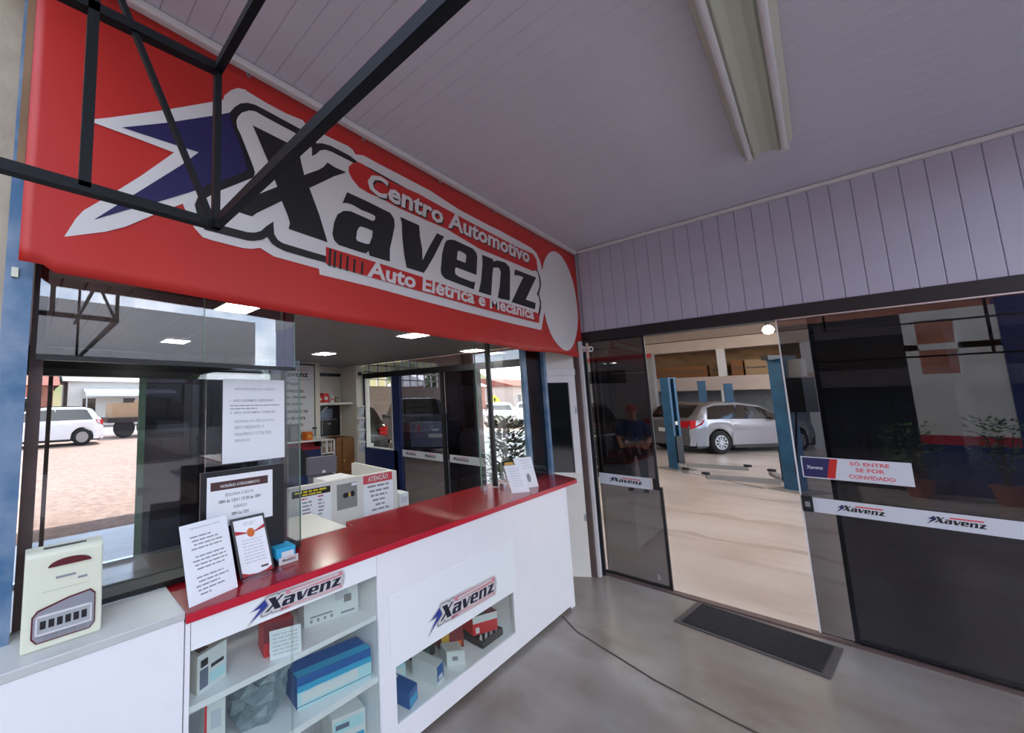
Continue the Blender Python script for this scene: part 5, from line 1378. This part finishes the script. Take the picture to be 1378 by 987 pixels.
# ------------------------------------------------------------------ lift columns
def lift(name, x, y, h, label, arm=1, base=True, rz=0.0):
    r = empty(name, (0, 0, 0), label, 'lift', 'blue two-post lift columns')
    def sub(nm, mt, fn, **k):
        o = part(nm, mt, None, fn, **k); o.parent = r; return o
    sub('column', 'lift_blue', lambda b: (b.box(-.10, .10, .07, .085, .02, h), b.box(-.10, -.085, -.085, .07, .02, h), b.box(.085, .10, -.085, .07, .02, h), b.box(-.10, -.045, -.10, -.085, .02, h), b.box(.045, .10, -.10, -.085, .02, h)))
    sub('carriage', 'navy_steel', lambda b: b.box(-.08, .08, -.13, .06, .15, .75))
    sub('base_plate', 'grey_panel', lambda b: b.box(-.25, .25, -.22, .30, 0, .02))
    sub('top_cap', 'lift_blue', lambda b: b.box(-.11, .11, -.11, .095, h, h + .03))
    sub('cable', 'steel', lambda b: b.tube((0, -.02, .75), (0, -.02, h), .012))
    for s in (-1, 1):
        a = sub('arm', 'grey_panel', lambda b: b.bar((s * .08, -.16, .12), (s * .75, -.16 - arm * .65, .12), .09, .08))
        p = part('pad', 'rubber', None, lambda b: b.lathe([(0, .16), (.06, .16), (.06, .20), (0, .20)], (s * .75, -.16 - arm * .65, 0), 'Z', 12)); p.parent = a
    sub('lock_label', 'box_white', lambda b: b.box(-.03, .03, -.103, -.10, 1.0, 1.08))
    place(r, x, y, rz)
    return r
lift('lift_column', 11.75, 2.17, 2.05, 'blue lift column just right of the fixed glass panel, before the silver car', rz=math.radians(-30))
l2 = lift('lift_column', 10.55, .42, 2.25, 'blue lift column beside the bright door edge, with a motor on top', rz=math.radians(150))
for nm, mt, fn in (('motor', 'box_cream', lambda b: b.tube((0, .22, 1.95), (0, .22, 2.25), .10)), ('tank', 'dark_plastic', lambda b: b.box(-.13, .13, .12, .34, 1.35, 1.93)), ('hose', 'dark_plastic', lambda b: b.tube((.1, .2, 1.4), (.16, .12, .3), .015)), ('switch_box', 'box_white', lambda b: b.box(-.2, -.1, -.05, .08, 1.55, 1.75)), ('bracket', 'navy_steel', lambda b: b.box(-.3, .3, -.05, .05, 2.26, 2.34))):
    o = part(nm, mt, None, fn); o.parent = l2
lift('lift_column', 17.6, 2.42, 2.1, 'blue lift column behind the roof of the silver car, left of two', rz=.2)
lift('lift_column', 17.9, 1.85, 2.0, 'blue lift column behind the roof of the silver car, right of two', rz=.2)

# ------------------------------------------------------------------ mezzanine at the back of the workshop
mz = empty('mezzanine', (19.3, 1.5, 0), 'cream mezzanine with open storage bays along the workshop back wall', 'mezzanine')
part('fascia', 'beige_wall', mz, lambda b: b.box(19.1, 19.25, -4, 6.5, 1.835, 2.32))
part('deck', 'beige_wall', mz, lambda b: b.box(19.25, 20.55, -4, 6.5, 2.2, 2.32))
part('top_beam', 'beige_wall', mz, lambda b: b.box(19.1, 19.25, -4, 6.5, 3.27, 3.69))
part('lip', 'brown_frame', mz, lambda b: b.box(19.08, 19.1, -4, 6.5, 3.66, 3.69))
for y in (-2.2, .2, 2.05, 4.2):
    part('pillar', 'trim_white', mz, lambda b: b.box(19.1, 19.28, y - .10, y + .10, 2.32, 3.27))
    part('pillar', 'trim_white', mz, lambda b: b.box(19.15, 19.3, y - .10, y + .10, 0, 1.835))
part('rear_board', 'wood_pale', mz, lambda b: b.box(20.2, 20.25, -4, 6.5, 2.3, 3.3))
cw = struct('wall_corrugated', 'corrugated', lambda b: [b.box(20.35 + (.04 if i % 2 else 0), 20.42, -4 + .25 * i, -3.75 + .25 * i, 0, 1.9) for i in range(42)], 'grey corrugated sheet wall under the mezzanine')
mc = ('wood', 'wood_pale', 'cardboard', 'box_cream')
ml = ('long brown wooden crate in the left mezzanine bay', 'pale wooden crate in the left mezzanine bay', 'brown carton beside the mezzanine pillar', 'tall cardboard carton in the right mezzanine bay', 'cream carton in the right mezzanine bay', 'small brown carton in the right mezzanine bay')
for i, (y, w_, d, h, mm) in enumerate(((3.2, 1.5, .6, .42, 'wood'), (2.22, .35, .5, .5, 'wood_pale'), (1.72, .28, .4, .55, 'wood'), (1.28, .5, .5, .52, 'cardboard'), (.85, .34, .4, .5, 'box_cream'), (.55, .25, .4, .3, 'wood_pale'))):
    carton('storage_crate', (19.65, y, 2.321), (d, w_, h), 0, mm, ml[i], (('L', .05, .95, .45, .55, 'brown_frame'),), 'crate', 'crates on the mezzanine')
# lamps in the workshop
def shop_lamp(x, y, z, label, L=1.2):
    r = empty('batten_lamp', (x, y, z), label, 'light', 'lit batten lamps in the workshop')
    part('housing', 'trim_white', r, lambda b: b.box(x - .06, x + .06, y - L / 2, y + L / 2, z + .03, z + .09))
    part('tube', 'tube_lit', r, lambda b: b.tube((x, y - L / 2 + .03, z), (x, y + L / 2 - .03, z), .03))
    part('hanger', 'steel', r, lambda b: (b.tube((x, y - L * .4, z + .09), (x, y - L * .4, 4.3), .006), b.tube((x, y + L * .4, z + .09), (x, y + L * .4, 4.3), .006)))
shop_lamp(9.0, 2.55, 3.05, 'lit batten lamp seen through the fixed dark glass panel')
for i, (x, y) in enumerate(((7.0, -1.2), (12.5, -1.5), (16.5, 0.0), (13.0, 6.5), (7.5, 5.5), (6.4, 0.9))):
    shop_lamp(x, y, 3.9, ('batten lamp over the workshop floor near the sliding door', 'batten lamp between door and mezzanine', 'batten lamp over the silver car', 'batten lamp over the black car', 'batten lamp over the pickup', 'added unseen batten lamp brightening the floor inside the open doorway')[i])  # doorway lamp is an added one, above view, to brighten the floor
fl2 = empty('flood_lamp', (12.0, .55, 2.9), 'round bright lamp hanging near the top of the sliding door edge', 'light')
part('bulb', 'lamp_warm', fl2, lambda b: b.lathe([(.0, -.09), (.06, -.07), (.085, 0), (.06, .06), (.03, .09), (0, .09)], (12.0, .56, 2.98), 'Z', 14), smooth=True)
part('socket', 'dark_plastic', fl2, lambda b: b.tube((12.0, .56, 3.06), (12.0, .56, 3.14), .035))
part('cord', 'dark_plastic', fl2, lambda b: b.tube((12.0, .56, 3.14), (12.0, .56, 4.3), .006))
# wall-mounted dark box and cabinet behind the tinted fixed panel
dw = empty('wall_cabinet', (16, 4.2, 2.0), 'white cabinet with a dark window behind the fixed glass panel', 'cabinet')
part('body', 'grey_panel', dw, lambda b: b.box(16.6, 17.0, 3.4, 6.3, 0, 3.1))
part('window', 'dark_plastic', dw, lambda b: b.box(16.58, 16.6, 4.15, 5.6, 2.15, 2.6))
part('stripe', 'red_stripe', dw, lambda b: b.box(16.58, 16.6, 3.4, 6.3, 2.95, 3.1))
tyr = MB().lathe([(.19, -.1), (.29, -.105), (.32, -.06), (.32, .06), (.29, .105), (.19, .1), (.19, -.1)], (0, 0, .105), 'Z', 24).build('tyre_mesh', 'tyre', None, smooth=True)
for i in range(4):
    o = tyr if i == 0 else tyr.copy()
    if i: COL.objects.link(o)
    o.name = 'loose_tyre'
    o.location = (9.6, 2.72, .21 * i)
    tag(o, ('black tyre at the bottom of the stack behind the fixed glass panel', 'black tyre second from the bottom of the stack', 'black tyre third from the bottom of the stack', 'black tyre on top of the stack behind the fixed glass panel')[i], 'tyre', 'stacked loose tyres')

# ------------------------------------------------------------------ mechanic
def skin_obj(name, nodes, edges, mat_, parent, sub=2):
    me = bpy.data.meshes.new(name)
    me.from_pydata([n_[0] for n_ in nodes], edges, [])
    o = bpy.data.objects.new(name, me)
    COL.objects.link(o)
    me.materials.append(M[mat_])
    sk = o.modifiers.new('skin', 'SKIN')
    sk.use_smooth_shade = True
    for i, n_ in enumerate(nodes):
        r_ = n_[1]
        me.skin_vertices[0].data[i].radius = r_ if isinstance(r_, tuple) else (r_, r_)
    me.skin_vertices[0].data[0].use_root = True
    ss = o.modifiers.new('sub', 'SUBSURF'); ss.levels = sub; ss.render_levels = sub
    o.parent = parent
    return o
pe = empty('person', (0, 0, 0), 'person in navy work clothes and a red cap standing behind the fixed dark glass panel', 'person')
NB = [((0, 0, .88), (.15, .11)), ((0, 0, 1.05), (.14, .10)), ((0, .0, 1.25), (.17, .11)), ((0, 0, 1.36), (.10, .08)), ((0, -.01, 1.42), .055), ((0, -.02, 1.50), (.07, .08)), ((0, -.02, 1.58), (.075, .09)), ((0, -.02, 1.66), (.055, .07)),
      ((-.19, 0, 1.32), .055), ((-.25, -.03, 1.06), .045), ((-.20, -.20, .92), .036), ((-.19, -.26, .90), .03),
      ((.19, 0, 1.32), .055), ((.25, -.03, 1.06), .045), ((.20, -.20, .92), .036), ((.19, -.26, .90), .03),
      ((-.10, 0, .80), .09), ((-.11, -.02, .46), .06), ((-.11, .02, .08), .045), ((-.12, -.12, .04), .04),
      ((.10, 0, .80), .09), ((.11, -.02, .46), .06), ((.11, .02, .08), .045), ((.12, -.12, .04), .04)]
EB = [(0, 1), (1, 2), (2, 3), (3, 4), (4, 5), (5, 6), (6, 7), (3, 8), (8, 9), (9, 10), (10, 11), (3, 12), (12, 13), (13, 14), (14, 15), (0, 16), (16, 17), (17, 18), (18, 19), (0, 20), (20, 21), (21, 22), (22, 23)]
skin_obj('body', NB, EB, 'skin', pe)
def big(ids, add): return [(NB[i][0], tuple(a + add for a in (NB[i][1] if isinstance(NB[i][1], tuple) else (NB[i][1],) * 2))) for i in ids]
skin_obj('shirt', big([2, 1, 0, 8, 9, 12, 13, 3], .014), [(0, 1), (1, 2), (0, 7), (7, 3), (3, 4), (7, 5), (5, 6)], 'navy_cloth', pe)
skin_obj('trousers', big([0, 16, 17, 18, 20, 21, 22], .014), [(0, 1), (1, 2), (2, 3), (0, 4), (4, 5), (5, 6)], 'dark_cloth', pe)
for s in (-1, 1):
    skin_obj('shoe', [((s * .11, .05, .045), (.05, .045)), ((s * .115, -.06, .04), (.05, .04)), ((s * .12, -.15, .035), (.045, .03))], [(0, 1), (1, 2)], 'dark_plastic', pe)
    for k, (dx, L_) in enumerate(((-.025, .075), (-.008, .085), (.009, .08), (.026, .065))):
        skin_obj('finger', [((s * .19 + dx, -.27, .895), .010), ((s * .19 + dx, -.27 - L_ * .5, .885), .009), ((s * .19 + dx, -.27 - L_ * .8, .86), .008)], [(0, 1), (1, 2)], 'skin', pe, 1)
    skin_obj('thumb', [((s * .17, -.24, .905), .011), ((s * .145, -.28, .90), .010), ((s * .14, -.31, .885), .009)], [(0, 1), (1, 2)], 'skin', pe, 1)
    o = part('eye', 'dark_plastic', None, lambda b: b.lathe([(0, -.004), (.009, 0), (0, .004)], (s * .032, -.098, 1.575), 'Y', 10)); o.parent = pe
    o = part('ear', 'skin', None, lambda b: b.cbox((s * .084, -.005, 1.565), (.018, .035, .055)), bevel=.008); o.parent = pe
o = part('nose', 'skin', None, lambda b: b.add([(-.014, -.10, 1.53), (.014, -.10, 1.53), (0, -.130, 1.535), (0, -.10, 1.58)], [(0, 1, 2), (0, 2, 3), (1, 3, 2), (0, 3, 1)])); o.parent = pe
o = part('mouth', 'box_darkred', None, lambda b: b.cbox((0, -.100, 1.505), (.045, .008, .009))); o.parent = pe
o = part('cap', 'cap_red', None, lambda b: (b.lathe([(.095, 1.605), (.098, 1.64), (.085, 1.69), (.05, 1.72), (0, 1.728)], (0, -.02, 0), 'Z', 18), b.slab(Fr((0, -.10, 1.61), (1, 0, 0), (0, -1, -.15), (0, 0, 1)), [(-.075, 0), (.075, 0), (.06, .07), (-.06, .07)], 0, .008)), smooth=True); o.parent = pe
place(pe, 8.6, 2.12, math.radians(-80)); pe.scale = (.88, .88, .88)

# ------------------------------------------------------------------ outside: behind the office
suv = car('white_suv', 'white estate car parked on the sunny lot behind the office', 'white_paint', L=4.7, Wd=1.8, H_=1.62, kind='suv', clear=.2, wr=.36)
place(suv, .35, 20.2, math.radians(180), -.04)
cg = 'white cars parked outside the workshop gate'
for i, (x, y, rz) in enumerate(((23.8, 12.6, 215), (29.5, 13.4, 200), (26.5, 18.5, 190))):
    o = car('white_car', ('white car nearest the open workshop gate', 'white car beyond the gate, in the middle', 'white car furthest from the workshop gate')[i], 'white_paint', L=4.1, group=cg)
    place(o, x, y, math.radians(rz), -.04)
lo = empty('flatbed_lorry', (6.0, 23, -.04), 'dark flatbed lorry loaded with pale crates across the lot', 'lorry')
part('chassis', 'dark_plastic', lo, lambda b: b.box(3.2, 10.5, 21.9, 24.2, .75, 1.0))
part('cab', 'brick', lo, lambda b: b.box(10.6, 12.4, 21.9, 24.2, .6, 2.7), bevel=.12)
part('cab_window', 'car_glass', lo, lambda b: b.box(11.3, 12.1, 21.88, 21.9, 1.7, 2.4))
for x in (4.0, 5.1, 9.0, 11.5):
    part('wheel', 'tyre', lo, lambda b: b.lathe([(0, -.15), (.45, -.15), (.5, -.1), (.5, .1), (.45, .15), (0, .15)], (x, 22.1, .46), 'Y', 22))
for i in range(5):
    part('crate', 'cardboard', lo, lambda b: b.box(3.4 + 1.4 * i, 4.65 + 1.4 * i, 22.1, 24.0, 1.0, 1.75 + .12 * (i % 2)))
def house(name, x, y, w_, d, h, wall, roof, label, nwin=3, rh=1.3):
    r = empty(name, (x, y, 0), label, 'building')
    part('walls', wall, r, lambda b: b.box(x - w_ / 2, x + w_ / 2, y, y + d, -.04, h))
    part('roof', roof, r, lambda b: b.add([(x - w_ / 2 - .4, y - .5, h), (x + w_ / 2 + .4, y - .5, h), (x + w_ / 2 + .4, y + d + .4, h), (x - w_ / 2 - .4, y + d + .4, h), (x - w_ / 2 - .4, y + d / 2, h + rh), (x + w_ / 2 + .4, y + d / 2, h + rh)], [(0, 1, 5, 4), (2, 3, 4, 5), (0, 4, 3), (1, 2, 5), (0, 3, 2, 1)]))
    for i in range(nwin):
        xx = x - w_ / 2 + w_ * (i + .5) / nwin
        f = part('window', 'trim_white', r, lambda b: b.box(xx - .55, xx + .55, y - .05, y, 1.0, 2.3))
        part('window_pane', 'car_glass', f, lambda b: b.box(xx - .47, xx + .47, y - .06, y - .05, 1.08, 2.22))
    return r
house('brick_house', -3.0, 36, 9, 7, 3.2, 'brick', 'roof_tile', 'low brick house beyond the white estate car')
house('shop_building', 7.0, 37, 9, 7, 3.6, 'white_wall', 'grey_panel', 'pale shop building with an awning beyond the lorry')
aw_ = empty('shop_awning', (7, 36, 2.4), 'white awning on the shop building beyond the lorry', 'awning')
part('canopy', 'trim_white', aw_, lambda b: b.add([(3.5, 36.9, 3.1), (10.5, 36.9, 3.1), (10.5, 34.6, 2.6), (3.5, 34.6, 2.6), (3.5, 34.6, 2.35), (10.5, 34.6, 2.35)], [(0, 1, 2, 3), (3, 2, 5, 4)]))
part('posts', 'steel', aw_, lambda b: (b.tube((3.6, 34.7, -.04), (3.6, 34.7, 2.4), .05), b.tube((10.4, 34.7, -.04), (10.4, 34.7, 2.4), .05)))
house('red_house', 16.5, 38, 8, 7, 3.4, 'brick', 'roof_tile', 'red brick house with tiled roof right of the shop building')
house('pink_house', 42, 27, 11, 7, 3.3, 'brick', 'white_wall', 'pinkish house with a pale roof beyond the workshop gate', rh=1.6)
house('cream_house', 58, 26, 10, 8, 3.4, 'beige_wall', 'roof_tile', 'cream house far beyond the workshop gate')
ys = empty('road_sign', (30, 16.2, -.04), 'yellow diamond road sign on a post beyond the workshop gate', 'road sign')
part('post', 'steel', ys, lambda b: b.tube((30, 16.2, -.04), (30, 16.2, 2.0), .04))
part('plate', 'print_yellow', ys, lambda b: b.slab(Fr((29.95, 16.2, 1.55), (.5, -.86, 0), (0, 0, 1), (-.86, -.5, 0)), [(-.42, 0), (0, -.42), (.42, 0), (0, .42)], 0, .02))
part('symbol', 'print_black', ys, lambda b: b.flat(Fr((29.95, 16.2, 1.55), (.5, -.86, 0), (0, 0, 1), (-.86, -.5, 0)), [(-.05, -.2), (.05, -.2), (.05, .05), (.12, .05), (0, .22), (-.12, .05), (-.05, .05)], .022))
def tree(x, y, h, r, label, seed):
    t = empty('tree', (x, y, -.04), label, 'tree', 'trees around the lot')
    part('trunk', 'bark', t, lambda b: b.tube((x, y, -.04), (x, y, h * .55), .22, .12, 10))
    rn = random.Random(seed)
    def _c(b):
        for i in range(900):
            a, c = rn.uniform(0, 2 * PI), rn.uniform(-1, 1)
            q = rn.random() ** .33 * r
            s_ = math.sqrt(1 - c * c)
            p = Vector((x + q * s_ * math.cos(a), y + q * s_ * math.sin(a), h * .68 + q * c * .75))
            d = Vector((rn.uniform(-1, 1), rn.uniform(-1, 1), rn.uniform(-1, 1))).normalized()
            e = d.orthogonal().normalized(); L_ = rn.uniform(.25, .5)
            b.add([p - d * L_, p + e * L_ * .6, p + d * L_, p - e * L_ * .6], [(0, 1, 2, 3)])
    part('crown', 'leaf_tree', t, _c, kind='stuff')
for i, (x, y, h, r) in enumerate(((-12, 50, 8, 3.2), (1.5, 50, 9, 3.5), (12, 52, 9, 3.4), (33, 23, 5, 2.0), (50, 42, 8, 3.5), (24, 52, 8, 3.2))):
    tree(x, y, h, r, ('broad tree behind the low brick house', 'broad tree between brick house and shop building', 'broad tree behind the shop building', 'small round tree just beyond the road sign', 'tall tree behind the pinkish house', 'tree right of the red brick house')[i], 11 + i)
# wooded hill
def _hill(b):
    n = 40; vs_ = []; fs_ = []
    for j in range(9):
        for i in range(n + 1):
            u = i / n
            x = -140 + 330 * u; w_ = j / 8
            yb = 118 + 30 * w_
            z = -1 + w_ * (11 + 5 * math.sin(u * 9) + 3 * math.sin(u * 23 + 1) + 9 * u) + .8 * math.sin(u * 70 + j)
            vs_.append((x, yb - 60 * max(0, u - .45), z))
    for j in range(8):
        for i in range(n):
            fs_.append((j * (n + 1) + i, j * (n + 1) + i + 1, (j + 1) * (n + 1) + i + 1, (j + 1) * (n + 1) + i))
    b.add(vs_, fs_)
struct('hills', 'hill', _hill, 'wooded hills on the horizon', smooth=True)

# ------------------------------------------------------------------ outside in front of the shop (seen mirrored in the panes)
nc = empty('forecourt_canopy', (-2, -8, 0), 'large grey flat canopy across the forecourt, mirrored in the tinted pane', 'canopy')
part('fascia', 'grey_panel', nc, lambda b: b.box(-14, 5.2, -7.1, -7.0, 2.75, 4.0))
part('deck', 'grey_panel', nc, lambda b: b.box(-14, 5.2, -22, -7.1, 2.75, 2.95))
for x in (-12, -5):
    part('post', 'blue_steel', nc, lambda b: b.box(x - .1, x + .1, -7.4, -7.2, -.04, 2.75))
struct('wall_sky_block', 'black_metal', lambda b: b.box(-16, 30, -24.2, -24.0, -.04, 3.4), 'added dark wall across the forecourt, hiding bright sky in the mirrored view')  # added wall, keeps the mirrored view below the canopy dark
house('front_house', -4, -40, 14, 8, 3.6, 'brick', 'roof_tile', 'brick house across the street in front of the shop, mirrored in the glass')
tree(9, -30, 7, 2.8, 'tree across the forecourt, mirrored in the glass', 31)
tree(-18, -4, 6, 2.5, 'tree beside the forecourt canopy, mirrored in the door glass', 32)

# ------------------------------------------------------------------ pieces that were laid out together become parts of their own
def explode(base, new):
    for o in [q for q in bpy.data.objects if q.type == 'MESH' and q.name.split('.')[0] == base and q.parent is not None]:
        me = o.data
        bm = bmesh.new(); bm.from_mesh(me); bm.verts.ensure_lookup_table()
        seen = set(); groups = []
        for v in bm.verts:
            if v.index in seen: continue
            st = [v]; isl = []
            seen.add(v.index)
            while st:
                a = st.pop(); isl.append(a.index)
                for e in a.link_edges:
                    b_ = e.other_vert(a)
                    if b_.index not in seen:
                        seen.add(b_.index); st.append(b_)
            groups.append(isl)
        vc = [tuple(v.co) for v in bm.verts]
        fc = [tuple(v.index for v in f.verts) for f in bm.faces]
        fmi = [f.material_index for f in bm.faces]
        bm.free()
        if len(groups) < 2: continue
        par, inv, mats = o.parent, o.matrix_parent_inverse.copy(), list(me.materials)
        bev = o.modifiers.get('bevel')
        bw = bev.width if bev else 0
        bpy.data.objects.remove(o, do_unlink=True)
        for g in groups:
            gs = {i: k for k, i in enumerate(g)}
            m2 = bpy.data.meshes.new(new)
            m2.from_pydata([vc[i] for i in g], [], [tuple(gs[i] for i in f) for f in fc if f[0] in gs])
            mi_ = [k for f, k in zip(fc, fmi) if f[0] in gs]
            m2.materials.append(mats[mi_[0]] if mi_ else mats[0])
            n_ = bpy.data.objects.new(new, m2)
            COL.objects.link(n_)
            n_.parent = par; n_.matrix_parent_inverse = inv
            if bw:
                b2 = n_.modifiers.new('bevel', 'BEVEL'); b2.width = bw; b2.segments = 2
for a_, b_ in (('eyelets', 'eyelet'), ('digit', 'display_digit'), ('keys', 'key'), ('ribs', 'rib'), ('window_bars', 'window_bar'), ('blister', 'bottle_blister'), ('sheets', 'paper_sheet'), ('posts', 'awning_post'), ('upright', 'rack_upright'), ('shutter', 'shutter_slat'), ('lamp_holder', 'tube_holder'), ('hinge', 'door_hinge'), ('patches', 'print_patch'), ('ribbon', 'ribbon_end'), ('arm_', 'arm'), ('stem', 'plant_stem')):
    explode(a_, b_)

for o in bpy.data.objects:
    if o.type == 'MESH' and o.name.split('.')[0] == 'print' and o.parent is not None:
        o['kind'] = 'stuff'
